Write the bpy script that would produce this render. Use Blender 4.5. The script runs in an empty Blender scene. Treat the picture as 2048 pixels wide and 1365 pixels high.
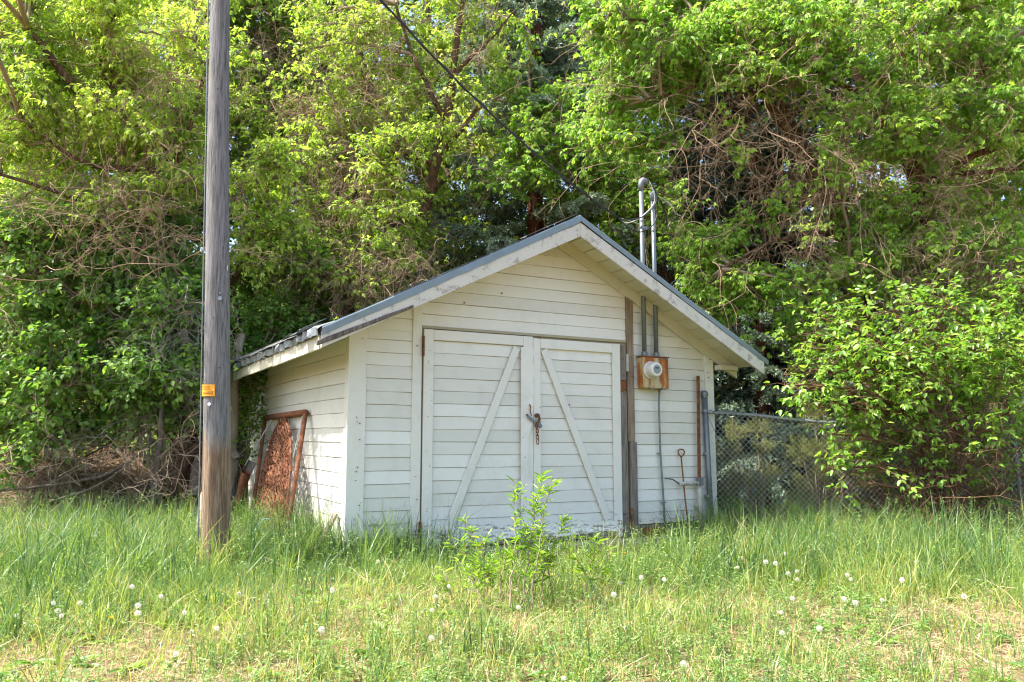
import bpy, math, random
import numpy as np
from mathutils import Vector, Matrix

SC = bpy.context.scene
COL = SC.collection
PI = math.pi
rng = np.random.default_rng(7)
random.seed(7)

# ------------------------------------------------------------------ camera
F_PX, PITCH, EYE = 1665.0, math.radians(7.2), 1.45     # focal length in photo pixels (2048 wide)
cd = bpy.data.cameras.new('camera'); cam = bpy.data.objects.new('camera', cd); COL.objects.link(cam)
cam.location = (0, 0, EYE); cam.rotation_euler = (PI/2 + PITCH, 0, 0)
cd.sensor_width = 36; cd.lens = 36*F_PX/2048; cd.clip_end = 2000; cd.clip_start = 0.05
SC.camera = cam
# ------------------------------------------------------------------ light
SUN_EL = math.radians(57)
SUN_AZ = math.atan2(-0.97, -0.20)        # measured from +Y towards +X
to_sun = Vector((math.sin(SUN_AZ)*math.cos(SUN_EL), math.cos(SUN_AZ)*math.cos(SUN_EL), math.sin(SUN_EL)))
w = bpy.data.worlds.new('World'); SC.world = w; w.use_nodes = True
nt = w.node_tree; bg = nt.nodes['Background']
sky = nt.nodes.new('ShaderNodeTexSky'); sky.sky_type = 'NISHITA'; sky.sun_disc = False
sky.sun_elevation = SUN_EL; sky.sun_rotation = SUN_AZ; sky.dust_density = 3.0; sky.air_density = 1.0
nt.links.new(sky.outputs[0], bg.inputs[0]); bg.inputs[1].default_value = 0.15
sl = bpy.data.lights.new('sun', 'SUN'); sun = bpy.data.objects.new('sun', sl); COL.objects.link(sun)
sl.energy = 3.7; sl.angle = math.radians(0.5); sl.color = (1.0, 0.955, 0.88)
sun.rotation_euler = to_sun.to_track_quat('Z', 'Y').to_euler(); sun.location = (-20, 10, 30)
SC.view_settings.view_transform = 'Standard'; SC.view_settings.look = 'None'
SC.view_settings.exposure = 1.75; SC.view_settings.gamma = 1.0
cy = SC.cycles
cy.max_bounces = 10; cy.diffuse_bounces = 7; cy.glossy_bounces = 2; cy.transmission_bounces = 6
cy.transparent_max_bounces = 4; cy.use_denoising = True; cy.filter_width = 1.15; cy.sample_clamp_indirect = 6.0
cy.caustics_reflective = False; cy.caustics_refractive = False

# ------------------------------------------------------------------ camera maths used to place real things at measured spots
_c, _s = math.cos(PITCH), math.sin(PITCH)
def ray(x, y):
    a = (x-1024)/F_PX; b = (682.5-y)/F_PX
    return np.array([a, _c-b*_s, _s+b*_c])
def at(x, y, Y):
    r = ray(x, y); return np.array([0, 0, EYE]) + r*Y/r[1]
def px_of(x, y, z):      # inverse of at(): measured spot of a real point
    d = np.array([x, y, z-EYE]); yc = d[1]*_c+d[2]*_s; zc = -d[1]*_s+d[2]*_c
    return 1024+F_PX*d[0]/yc, 682.5-F_PX*zc/yc
TH = math.radians(28.6)
U = np.array([math.cos(TH), math.sin(TH), 0]); V = np.array([-math.sin(TH), math.cos(TH), 0])
P0 = np.array([-1.5437, 8.0, 0.0])
def shed_w(wv, s, z): return P0 + U*wv + V*s + np.array([0, 0, z])

def sm(a, b, x):
    t = np.clip((np.asarray(x, float)-a)/(b-a), 0, 1); return t*t*(3-2*t)
_nt = np.random.default_rng(3).random((64, 64))
def vnoise(x, y, sc=1.0):
    x = np.asarray(x, float)*sc; y = np.asarray(y, float)*sc
    xi = np.floor(x).astype(int); yi = np.floor(y).astype(int); fx = x-xi; fy = y-yi
    fx = fx*fx*(3-2*fx); fy = fy*fy*(3-2*fy)
    g = lambda i, j: _nt[(i) % 64, (j) % 64]
    return (g(xi, yi)*(1-fx)+g(xi+1, yi)*fx)*(1-fy) + (g(xi, yi+1)*(1-fx)+g(xi+1, yi+1)*fx)*fy
def fnoise(x, y, sc=1.0): return .55*vnoise(x, y, sc)+.3*vnoise(x+7.3, y+1.7, sc*2.1)+.15*vnoise(x+3.1, y+9.2, sc*4.3)
def G(x, y):
    x = np.asarray(x, float); y = np.asarray(y, float)
    base = .35*sm(1.0, 7.5, y)
    mL = sm(-3.9, -4.9, x)
    yf = 9.7*mL + 15.5*(1-mL)
    s = np.maximum(y-yf, 0)
    h = (np.sqrt(s*s+.36)-.6)*(.62*mL+.50*(1-mL))
    cap = 9.5*mL+8.0*(1-mL)
    h = cap*(1-np.exp(-h/cap))
    bumps = (fnoise(x, y, .9)-.5)*.10 + (fnoise(x+40, y, 3.2)-.5)*.05*sm(0, 1, s)*2
    flat = np.exp(-(((x-.4)/3.2)**2+((y-10.5)/3.2)**2))
    return base + h + bumps*(1-.8*flat)*(1+1.5*sm(0, 1.5, s))
def ground_hit(px, py, h=0.0):
    r = ray(px, py); ys = np.linspace(3.5, 40, 1500)
    p = np.array([0, 0, EYE])[None]+r[None]*(ys/r[1])[:, None]
    d = p[:, 2]-G(p[:, 0], p[:, 1])-h
    k = np.argmax(d < 0); return p[k]

# ------------------------------------------------------------------ materials
def lin(c):
    if isinstance(c, str): c = [int(c[i:i+2], 16)/255 for i in (0, 2, 4)]
    return tuple(((v/12.92) if v <= .04045 else ((v+.055)/1.055)**2.4) for v in c)
class NT:
    def __init__(s, name):
        s.m = bpy.data.materials.new(name); s.m.use_nodes = True; s.t = s.m.node_tree
        s.b = s.t.nodes['Principled BSDF']; s.out = s.t.nodes['Material Output']
    def n(s, typ, **k):
        nd = s.t.nodes.new(typ)
        for a, b in k.items():
            if a in nd.inputs.keys(): nd.inputs[a].default_value = b
            else: setattr(nd, a, b)
        return nd
    def l(s, a, b): s.t.links.new(a, b)
    def coord(s, scale=(1, 1, 1)):
        tc = s.n('ShaderNodeTexCoord'); mp = s.n('ShaderNodeMapping'); mp.inputs['Scale'].default_value = scale
        s.l(tc.outputs['Object'], mp.inputs['Vector']); return mp.outputs[0]
    def noise(s, co, scale, detail=4, rough=.6):
        nd = s.n('ShaderNodeTexNoise'); nd.inputs['Scale'].default_value = scale; nd.inputs['Detail'].default_value = detail
        nd.inputs['Roughness'].default_value = rough; s.l(co, nd.inputs['Vector']); return nd.outputs['Fac']
    def ramp(s, fac, stops):
        r = s.n('ShaderNodeValToRGB'); e = r.color_ramp.elements
        while len(e) < len(stops): e.new(.5)
        for el, (p, c) in zip(e, stops):
            el.position = p; el.color = (*(lin(c) if isinstance(c, str) else c), 1)
        s.l(fac, r.inputs[0]); return r.outputs[0]
    def mix(s, fac, a, b, mode='MIX'):
        m = s.n('ShaderNodeMix', data_type='RGBA', blend_type=mode)
        for inp, v in ((m.inputs[0], fac), (m.inputs[6], a), (m.inputs[7], b)):
            if hasattr(v, 'is_output'): s.l(v, inp)
            elif isinstance(v, (int, float)): inp.default_value = v
            else: inp.default_value = (*(lin(v) if isinstance(v, str) else v), 1)
        return m.outputs[2]
    def bump(s, h, strength=.4, dist=.01):
        b = s.n('ShaderNodeBump'); b.inputs['Strength'].default_value = strength; b.inputs['Distance'].default_value = dist
        s.l(h, b.inputs['Height']); s.l(b.outputs[0], s.b.inputs['Normal'])
def leaf_mat(name, stops, trans=.45, rough=.42, spec=.5, tmul=(1.5, 1.5, .7)):
    m = NT(name); a = m.n('ShaderNodeAttribute', attribute_name='rnd')
    c = m.ramp(a.outputs['Fac'], stops)
    m.l(c, m.b.inputs['Base Color']); m.b.inputs['Roughness'].default_value = rough
    m.b.inputs['Specular IOR Level'].default_value = spec
    t = m.n('ShaderNodeBsdfTranslucent'); tc = m.mix(1.0, c, tmul, 'MULTIPLY'); m.l(tc, t.inputs[0])
    ms = m.n('ShaderNodeMixShader'); ms.inputs[0].default_value = trans
    m.l(m.b.outputs[0], ms.inputs[1]); m.l(t.outputs[0], ms.inputs[2]); m.l(ms.outputs[0], m.out.inputs[0])
    return m.m
def wood_mat(name, cols, grain=(40, 40, 3), scale=1.0, rough=.85, bstr=.5, axis=None):
    m = NT(name); co = m.coord(grain)
    f = m.noise(co, scale, 6, .65); f2 = m.noise(m.coord(), 2.5, 3)
    c = m.ramp(f, [(p, k) for p, k in cols]); c2 = m.mix(f2, c, m.mix(.5, c, '000000', 'MIX'), 'MIX')
    m.l(c2, m.b.inputs['Base Color']); m.b.inputs['Roughness'].default_value = rough; m.bump(f, bstr, .01)
    return m.m
def paint_mat(name, col='dcdad1', dirt='9f9780', peel=True, grain=(2, 2, 30)):
    m = NT(name); co = m.coord(); f = m.noise(co, 3.0, 6, .7); f2 = m.noise(m.coord(grain), 1.6, 4)
    at_ = m.n('ShaderNodeAttribute', attribute_name='rnd')
    base = m.mix(m.ramp(f, [(.50, '000000'), (.85, '9a9a9a')]), col, dirt)
    base = m.mix(m.ramp(f2, [(.58, '000000'), (.80, '4a4a4a')]), base, dirt)
    tone = m.ramp(at_.outputs['Fac'], [(0, 'ececE8'), (.5, 'f6f6f3'), (1, 'ffffff')])
    base = m.mix(1.0, base, tone, 'MULTIPLY')
    if peel:    # paint lost near the foot of the walls, down to grey wood
        sep = m.n('ShaderNodeSeparateXYZ'); tc = m.n('ShaderNodeTexCoord'); m.l(tc.outputs['Object'], sep.inputs[0])
        mr = m.n('ShaderNodeMapRange'); mr.inputs[1].default_value = .95; mr.inputs[2].default_value = .45
        mr.inputs[3].default_value = .0; mr.inputs[4].default_value = .31; m.l(sep.outputs[2], mr.inputs[0])
        fp = m.noise(m.coord((6, 6, 22)), 1.5, 6, .75)
        ad = m.n('ShaderNodeMath', operation='ADD'); m.l(fp, ad.inputs[0]); m.l(mr.outputs[0], ad.inputs[1])
        pk = m.ramp(ad.outputs[0], [(.76, '000000'), (.79, 'ffffff')])
        base = m.mix(pk, base, '8a857a')
    m.l(base, m.b.inputs['Base Color']); m.b.inputs['Roughness'].default_value = .55; m.bump(f, .25, .004)
    return m.m
def rust_mat(name, a='74462b', b='9c6640', c='472e20', paint=None, thr=.62):
    m = NT(name); f = m.noise(m.coord(), 22, 6, .75)
    col = m.ramp(f, [(.3, c), (.5, a), (.7, b)])
    if paint:
        g = m.noise(m.coord(), 6, 6, .7); col = m.mix(m.ramp(g, [(thr-.02, '000000'), (thr+.02, 'ffffff')]), col, paint)
    m.l(col, m.b.inputs['Base Color']); m.b.inputs['Roughness'].default_value = .85; m.bump(f, .5, .004)
    return m.m
def flat_mat(name, col, rough=.6, metal=0.0, var=None, scale=8, spec=.5):
    m = NT(name)
    if var:
        f = m.noise(m.coord(), scale, 5, .65); m.l(m.mix(f, col, var), m.b.inputs['Base Color']); m.bump(f, .2, .003)
    else: m.b.inputs['Base Color'].default_value = (*lin(col), 1)
    m.b.inputs['Roughness'].default_value = rough; m.b.inputs['Metallic'].default_value = metal
    m.b.inputs['Specular IOR Level'].default_value = spec
    return m.m
M = {}
M['white'] = paint_mat('white_paint')
M['white_bare'] = paint_mat('worn_white_paint', 'c6c2b8', '8d8675', False)
_t = M['white_bare'].node_tree; _b = _t.nodes['Principled BSDF']; _src = _b.inputs['Base Color'].links[0].from_socket
_tc = _t.nodes.new('ShaderNodeTexCoord'); _n = _t.nodes.new('ShaderNodeTexNoise'); _n.inputs['Scale'].default_value = 9; _n.inputs['Detail'].default_value = 8; _n.inputs['Roughness'].default_value = .75
_r = _t.nodes.new('ShaderNodeValToRGB'); _r.color_ramp.elements[0].position = .53; _r.color_ramp.elements[1].position = .60; _m = _t.nodes.new('ShaderNodeMix'); _m.data_type = 'RGBA'
_t.links.new(_tc.outputs['Object'], _n.inputs['Vector']); _t.links.new(_n.outputs['Fac'], _r.inputs[0]); _t.links.new(_r.outputs[0], _m.inputs[0]); _t.links.new(_src, _m.inputs[6]); _m.inputs[7].default_value = (.30, .275, .235, 1); _t.links.new(_m.outputs[2], _b.inputs['Base Color'])
M['soffit'] = paint_mat('soffit_paint', 'd0cbb8', '99917a', False)
M['brownwood'] = wood_mat('brown_weathered_wood', [(.3, '6f5a46'), (.5, '94806a'), (.7, 'a8967f')])
M['greywood'] = wood_mat('grey_weathered_wood', [(.3, '5d564e'), (.5, '857c70'), (.7, '9b9285')])
M['darkwood'] = wood_mat('dark_rotten_wood', [(.3, '3d352d'), (.5, '6a6058'), (.7, '8c857b')])
M['redwood'] = wood_mat('rusty_stained_wood', [(.3, '6d3d22'), (.6, '8f5634')])
M['pole'] = None
M['bark'] = wood_mat('brown_bark', [(.3, '3a2a1e'), (.5, '634a36'), (.7, '8a6b50')], (14, 14, 3), 1.5, .95, .9)
M['bark_grey'] = wood_mat('grey_bark', [(.3, '3c342c'), (.5, '6a5d50'), (.7, '8e8172')], (12, 12, 3), 1.5, .95, .9)
M['bark_pale'] = wood_mat('pale_bare_wood', [(.3, '8a7963'), (.5, 'b3a28a'), (.7, 'cfc0a8')], (14, 14, 2), 1.2, .9, .6)
M['bark_red'] = wood_mat('red_spruce_bark', [(.3, '3f2418'), (.5, '6b3e29'), (.7, '8d5a3d')], (14, 14, 3), 1.5, .95, .9)
M['twig'] = flat_mat('twig_bark', '7d6a56', .9, 0, '9c8b77', 5)
M['deadtwig'] = flat_mat('dead_twig_bark', 'a9937a', .9, 0, '84684e', 4)
M['greytwig'] = flat_mat('grey_twig_bark', 'b5aca0', .9, 0, '857a6c', 4)
M['redtwig'] = flat_mat('reddish_stem_bark', '74523a', .8, 0, '58422f', 5)
M['rust'] = rust_mat('rust')
M['rustpaint'] = rust_mat('rust_with_old_paint', paint='c9c2ae', thr=.64)
m = NT('rust_stained_grey_paint'); f_ = m.noise(m.coord((7, 7, 1.6)), 1.3, 5, .6); g_ = m.noise(m.coord((30, 30, 10)), 1.5, 5, .7)
c_ = m.ramp(f_, [(.44, 'b4ae90'), (.50, 'b4945e'), (.55, 'a45e26'), (.66, '7c4019')]); m.l(m.mix(m.ramp(g_, [(.4, '000000'), (.7, '8a8a8a')]), c_, 'a88050'), m.b.inputs['Base Color']); m.b.inputs['Roughness'].default_value = .8; m.bump(g_, .3, .003)
M['boxrust'] = m.m
M['galv'] = flat_mat('galvanised_steel', '8b9194', .5, .45, '6d7377', 14)
M['galv_light'] = flat_mat('bright_galvanised_wire', 'c3c8ca', .4, .3, 'a9afb1', 14)
M['galvdark'] = flat_mat('weathered_galvanised', '80878a', .5, .55, '5f6668', 12)
M['flash'] = flat_mat('blue_grey_flashing', '7f8f97', .45, .35, '64727a', 9)
M['concrete'] = flat_mat('concrete', 'a39c8e', .9, 0, '857c6d', 6)
M['black'] = flat_mat('black_cable', '191a1c', .5)
M['whitecable'] = flat_mat('grey_cable', 'b9b9b4', .5)
M['meter'] = flat_mat('meter_grey_plastic', 'cfccc2', .35)
M['dark'] = flat_mat('dark_display', '22281f', .25)
M['tag'] = flat_mat('orange_yellow_tag', 'f0a30a', .45, 0, 'dd9206', 20)
M['ink'] = flat_mat('brown_ink', '6b3c06', .6)
M['silver'] = flat_mat('silver_reflector', 'd8dade', .35, .2)
M['glass'] = flat_mat('clear_cover', '6f7875', .12)
M['hose'] = flat_mat('pale_blue_hose', '8fb3ae', .5)
M['dirt'] = flat_mat('gap_dirt', 'a09a80', .95)
# leaves (base colours in linear terms stay near real foliage)
M['lf_elder'] = leaf_mat('box_elder_leaf', [(0, '6f9038'), (.4, '97b24a'), (.8, 'b8ca60'), (1, 'd0d884')], .5, .45, .45, (1.65, 1.65, .9))
M['lf_elder_r'] = leaf_mat('box_elder_leaf_green', [(0, '5f8a34'), (.45, '85aa42'), (.8, 'aac258'), (1, 'c8d478')], .5, .45, .45, (1.6, 1.65, .9))
M['lf_dark'] = leaf_mat('dark_green_leaf', [(0, '567a38'), (.5, '769646'), (1, 'a0b560')], .5, .5, .4)
M['lf_under'] = leaf_mat('currant_leaf', [(0, '4f7a36'), (.5, '729846'), (1, '9cb660')], .5, .48, .4)
M['lf_dog'] = leaf_mat('dogwood_leaf', [(0, '5c8630'), (.5, '7ba23e'), (1, 'a8c05a')], .48, .36)
M['lf_willow'] = leaf_mat('willow_leaf', [(0, '5e8a22'), (.5, '7ba02e'), (1, '9db846')], .45, .38)
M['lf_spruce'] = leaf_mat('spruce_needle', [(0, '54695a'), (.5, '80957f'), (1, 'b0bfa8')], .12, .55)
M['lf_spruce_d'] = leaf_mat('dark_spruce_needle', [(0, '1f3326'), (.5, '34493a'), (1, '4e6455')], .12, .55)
M['lf_juniper'] = leaf_mat('juniper_needle', [(0, '52602a'), (.5, '76803c'), (1, '9a9a55')], .2, .6)
M['grass'] = leaf_mat('grass_blade', [(0, '3c5c34'), (.3, '587a48'), (.55, '7d964c'), (.8, 'a3ad5c'), (.88, 'bdb878'), (.93, 'c4b585'), (1, 'd2c498')], .42, .4)
M['weed'] = leaf_mat('weed_leaf', [(0, '557a40'), (.5, '74984f'), (1, 'a3b577')], .38, .45)
M['weedstem'] = flat_mat('weed_stem', '6a7f3e', .7)
M['straw'] = leaf_mat('dry_straw', [(0, '8f7858'), (.5, 'bda680'), (1, 'd9c7a3')], .15, .8)
M['litter'] = leaf_mat('dead_leaf', [(0, '3a281c'), (.5, '6b4d36'), (1, 'a17c58')], .15, .8)
M['petal'] = leaf_mat('yellow_petal', [(0, 'f0b400'), (1, 'ffd21a')], .3)
M['fluff'] = leaf_mat('seed_fluff', [(0, 'd6d3c8'), (1, 'efede4')], .5, .8, .2, (1, 1, 1))
M['seedcore'] = flat_mat('seed_core', '8a7a58', .9)

m = NT('pole_wood')      # grey weathered pole, brown treated foot
f = m.noise(m.coord((30, 30, 1.6)), 1.6, 7, .7); fine = m.noise(m.coord((90, 90, 3)), 1.5, 5, .7)
grey = m.ramp(f, [(.3, '3f3e3e'), (.46, '6c6a69'), (.7, '8b898a')])
brn = m.ramp(f, [(.3, '4a3828'), (.5, '77604a'), (.7, 'a08c74')])
sep = m.n('ShaderNodeSeparateXYZ'); tc = m.n('ShaderNodeTexCoord'); m.l(tc.outputs['Object'], sep.inputs[0])
mr = m.n('ShaderNodeMapRange'); mr.inputs[1].default_value = 1.35; mr.inputs[2].default_value = .75; m.l(sep.outputs[2], mr.inputs[0])
big = m.noise(m.coord((5, 5, 1.2)), 1.3, 4)
ad = m.n('ShaderNodeMath', operation='ADD'); m.l(mr.outputs[0], ad.inputs[0]); m.l(big, ad.inputs[1])
k = m.ramp(ad.outputs[0], [(.72, '000000'), (1.25, 'ffffff')])
base = m.mix(k, grey, brn)
crk = m.ramp(fine, [(.38, '000000'), (.47, 'ffffff')])
base = m.mix(crk, m.mix(.6, base, '1c1613'), base)
m.l(base, m.b.inputs['Base Color']); m.b.inputs['Roughness'].default_value = .9; m.bump(fine, .7, .01)
M['pole'] = m.m

m = NT('soil')
tc = m.n('ShaderNodeTexCoord'); sep = m.n('ShaderNodeSeparateXYZ'); m.l(tc.outputs['Object'], sep.inputs[0])
n1 = m.noise(m.coord(), 1.3, 6, .7); n2 = m.noise(m.coord(), 16, 6, .8); n3 = m.noise(m.coord((6, 40, 20)), 2.0, 5, .8)
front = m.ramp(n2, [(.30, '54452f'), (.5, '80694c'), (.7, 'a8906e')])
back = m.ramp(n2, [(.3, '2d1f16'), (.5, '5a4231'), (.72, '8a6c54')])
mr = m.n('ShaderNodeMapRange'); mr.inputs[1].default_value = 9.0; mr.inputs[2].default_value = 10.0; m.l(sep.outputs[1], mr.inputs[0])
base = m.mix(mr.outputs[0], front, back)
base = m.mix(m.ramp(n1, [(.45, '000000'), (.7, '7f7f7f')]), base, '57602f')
m.l(base, m.b.inputs['Base Color']); m.b.inputs['Roughness'].default_value = .95; m.bump(n2, .8, .03)
M['soil'] = m.m

# ------------------------------------------------------------------ mesh builders
def tag(o, label=None, cat=None, group=None, kind=None):
    for k_, v_ in (('label', label), ('category', cat), ('group', group), ('kind', kind)):
        if v_: o[k_] = v_
    return o
def link(o, parent=None):
    COL.objects.link(o)
    if parent is not None: o.parent = parent
    return o
def empty(name, loc=(0, 0, 0), rz=0.0, label=None, cat=None, group=None):
    o = bpy.data.objects.new(name, None); o.empty_display_size = .2; COL.objects.link(o)
    o.location = loc; o.rotation_euler = (0, 0, rz); tag(o, label, cat, group); return o
def nrm(a): return a/np.maximum(np.linalg.norm(a, axis=-1, keepdims=True), 1e-9)
def rvec(n, r=rng): return nrm(r.normal(size=(n, 3)))

class Big:      # numpy mesh of quads, fast to build
    def __init__(s): s.v = []; s.q = []; s.r = []; s.n = 0
    def add(s, v, q, r=None):
        v = v.reshape(-1, 3); s.v.append(v); s.q.append(q+s.n); s.n += len(v)
        s.r.append(np.full(len(v), .5) if r is None else np.asarray(r, float).ravel())
    def build(s, name, mat, parent=None, origin=None, smooth=False):
        v = np.concatenate(s.v).astype(np.float32); q = np.concatenate(s.q).astype(np.int32)
        if origin is not None: v = v-np.asarray(origin, np.float32)
        me = bpy.data.meshes.new(name); me.vertices.add(len(v)); me.vertices.foreach_set('co', v.ravel())
        me.loops.add(q.size); me.loops.foreach_set('vertex_index', q.ravel())
        me.polygons.add(len(q)); me.polygons.foreach_set('loop_start', np.arange(0, q.size, 4, dtype=np.int32))
        me.polygons.foreach_set('loop_total', np.full(len(q), 4, np.int32))
        if smooth: me.polygons.foreach_set('use_smooth', np.ones(len(q), bool))
        a = me.attributes.new('rnd', 'FLOAT', 'POINT'); a.data.foreach_set('value', np.concatenate(s.r).astype(np.float32))
        me.update(calc_edges=True); me.materials.append(mat)
        o = bpy.data.objects.new(name, me); return link(o, parent)
def tubes(B, P, R, sides=4, r=None):        # P (N,K,3)  R (N,K)
    N, K = P.shape[:2]
    if N == 0: return
    T = np.gradient(P, axis=1); T = nrm(T)
    mean = nrm(P[:, -1]-P[:, 0]); ref = np.where(np.abs(mean[:, 2:3]) > .8, np.array([[1., 0, 0]]), np.array([[0., 0, 1.]]))
    n1 = nrm(np.cross(T, ref[:, None, :])); n2 = np.cross(T, n1)
    a = np.arange(sides)*2*PI/sides
    v = P[:, :, None, :] + R[:, :, None, None]*(n1[:, :, None, :]*np.cos(a)[None, None, :, None]+n2[:, :, None, :]*np.sin(a)[None, None, :, None])
    i = (np.arange(N)[:, None, None]*K + np.arange(K-1)[None, :, None])*sides
    j = np.arange(sides)[None, None, :]; j2 = (j+1) % sides
    q = np.stack([i+j, i+j2, i+sides+j2, i+sides+j], -1).reshape(-1, 4)
    rr = None if r is None else np.repeat(r, K*sides)
    B.add(v, q, rr)
def leaves(B, pos, d, n, L, W, r, fold=.12, curl=.15):
    d = nrm(d); s = nrm(np.cross(d, n)); n = np.cross(s, d)
    L = np.broadcast_to(L, len(pos))[:, None]; W = np.broadcast_to(W, len(pos))[:, None]
    def pt(t, w_, sg): return pos+d*L*t+s*W*w_*sg+n*(fold*W*abs(w_)*2-curl*L*t*t)
    v = np.stack([pt(0, 0, 0), pt(.30, .46, 1), pt(.66, .36, 1), pt(1, 0, 0), pt(.66, .36, -1), pt(.30, .46, -1)], 1)
    k_ = np.arange(len(pos))[:, None]*6
    q = np.concatenate([k_+np.array([[0, 1, 2, 3]]), k_+np.array([[0, 3, 4, 5]])])
    B.add(v, q, np.repeat(r, 6))
def needles(B, pos, d, n, L, W, r):
    d = nrm(d); s = nrm(np.cross(d, n)); L = np.broadcast_to(L, len(pos))[:, None]; W = np.broadcast_to(W, len(pos))[:, None]
    v = np.stack([pos, pos+d*L*.5+s*W*.5, pos+d*L, pos+d*L*.5-s*W*.5], 1)
    B.add(v, np.arange(len(pos)*4).reshape(-1, 4), np.repeat(r, 4))
def blades(B, pos, h, wd, lean, az, r, K=4, curve=1.0):
    N = len(pos); t = np.linspace(0, 1, K)[None, :]
    dx = np.stack([np.cos(az), np.sin(az), 0*az], -1)
    out = (lean[:, None]*h[:, None]*t**2*curve); up = h[:, None]*(t-.25*np.minimum(lean[:, None], 1.6)*t**2)
    c = pos[:, None, :]+dx[:, None, :]*out[..., None]; c[..., 2] += up
    fa = az+rng.uniform(-1, 1, N); sx = np.stack([-np.sin(fa), np.cos(fa), 0*az], -1)
    hw = wd[:, None]*.5*np.array([1, .95, .6, .06])[None, :] if K == 4 else wd[:, None]*.5*(1-t**1.5*.95)
    v = np.stack([c-sx[:, None]*hw[..., None], c+sx[:, None]*hw[..., None]], 2)
    i = (np.arange(N)[:, None]*K+np.arange(K-1)[None])*2
    q = np.stack([i, i+1, i+3, i+2], -1).reshape(-1, 4)
    B.add(v, q, np.repeat(r, K*2))

class MB:       # small hand-made meshes
    def __init__(s): s.v = []; s.f = []; s.r = []
    def raw(s, v, f, r=.5):
        k_ = len(s.v); s.v += [tuple(map(float, p)) for p in v]; s.f += [tuple(i+k_ for i in q) for q in f]; s.r += [r]*len(v)
    def box(s, x0, x1, y0, y1, z0, z1, r=.5):
        s.raw([(x0, y0, z0), (x1, y0, z0), (x1, y1, z0), (x0, y1, z0), (x0, y0, z1), (x1, y0, z1), (x1, y1, z1), (x0, y1, z1)],
              [(0, 3, 2, 1), (4, 5, 6, 7), (0, 1, 5, 4), (1, 2, 6, 5), (2, 3, 7, 6), (3, 0, 4, 7)], r)
    def beam(s, a, b, wv, tv, segs=6, jit=.0, r=.5, w1=None):     # a->b are the centre line, wv full width vector, tv full thickness vector
        a, b, wv, tv = map(lambda q: np.array(q, float), (a, b, wv, tv)); w1 = wv if w1 is None else np.array(w1, float)
        k_ = len(s.v)
        for i in range(segs+1):
            t = i/segs; c = a+(b-a)*t; ww = wv*(1-t)+w1*t
            for sx, sy in ((-.5, -.5), (.5, -.5), (.5, .5), (-.5, .5)):
                s.v.append(tuple(c+ww*sx*(1+random.uniform(-jit, jit))+tv*sy*(1+random.uniform(-jit, jit)*.6)))
                s.r.append(r)
        for i in range(segs):
            o = k_+i*4
            for j in range(4): s.f.append((o+j, o+(j+1) % 4, o+4+(j+1) % 4, o+4+j))
        s.f.append((k_+3, k_+2, k_+1, k_)); o = k_+segs*4; s.f.append((o, o+1, o+2, o+3))
    def tube(s, pts, rad, sides=10, caps=True, r=.5):
        pts = [np.array(p, float) for p in pts]; rad = rad if hasattr(rad, '__len__') else [rad]*len(pts); k_ = len(s.v)
        up = None
        for i, p in enumerate(pts):
            t = pts[min(i+1, len(pts)-1)]-pts[max(i-1, 0)]; t = t/np.linalg.norm(t)
            if up is None: up = np.cross(t, (0, 0, 1.)) if abs(t[2]) < .9 else np.cross(t, (1., 0, 0))
            up = up-t*np.dot(up, t); up = up/np.linalg.norm(up); q = np.cross(t, up)
            for j in range(sides):
                a = 2*PI*j/sides; s.v.append(tuple(p+rad[i]*(math.cos(a)*up+math.sin(a)*q))); s.r.append(r)
        for i in range(len(pts)-1):
            for j in range(sides):
                s.f.append((k_+i*sides+j, k_+i*sides+(j+1) % sides, k_+(i+1)*sides+(j+1) % sides, k_+(i+1)*sides+j))
        if caps: s.f.append(tuple(k_+j for j in range(sides))[::-1]); s.f.append(tuple(k_+(len(pts)-1)*sides+j for j in range(sides)))
    def build(s, name, mat, parent=None, loc=(0, 0, 0), bevel=0, smooth=False):
        me = bpy.data.meshes.new(name); me.from_pydata(s.v, [], s.f)
        a = me.attributes.new('rnd', 'FLOAT', 'POINT'); a.data.foreach_set('value', s.r)
        if smooth: me.polygons.foreach_set('use_smooth', [True]*len(me.polygons))
        me.materials.append(mat); me.update()
        o = bpy.data.objects.new(name, me); o.location = loc; link(o, parent)
        if bevel:
            b = o.modifiers.new('bevel', 'BEVEL'); b.width = bevel; b.segments = 1; b.limit_method = 'ANGLE'; b.angle_limit = math.radians(50)
        return o
def split(mb, name, mat, parent=None, loc=(0, 0, 0), bevel=0, smooth=False):     # every loose piece becomes a part of its own
    par = list(range(len(mb.v)))
    def fd(i):
        while par[i] != i: par[i] = par[par[i]]; i = par[i]
        return i
    for f_ in mb.f:
        a = fd(f_[0])
        for i in f_[1:]: par[fd(i)] = a
    gr = {}
    for f_ in mb.f: gr.setdefault(fd(f_[0]), []).append(f_)
    out = []
    for fs in gr.values():
        ids = sorted({i for f_ in fs for i in f_}); mp = {a: b for b, a in enumerate(ids)}; q = MB(); q.v = [mb.v[i] for i in ids]; q.r = [mb.r[i] for i in ids]; q.f = [tuple(mp[i] for i in f_) for f_ in fs]
        out.append(q.build(name, mat, parent, loc, bevel, smooth))
    return out
def spline(pts, n):       # catmull-rom through rows of any width
    P = np.array(pts, float); P = np.vstack([2*P[0]-P[1], P, 2*P[-1]-P[-2]]); out = []
    segs = len(P)-3
    for t in np.linspace(0, segs-1e-6, n):
        i = int(t); u_ = t-i; a, b, c, d = P[i:i+4]
        out.append(.5*((2*b)+(-a+c)*u_+(2*a-5*b+4*c-d)*u_**2+(-a+3*b-3*c+d)*u_**3))
    return np.array(out)

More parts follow.
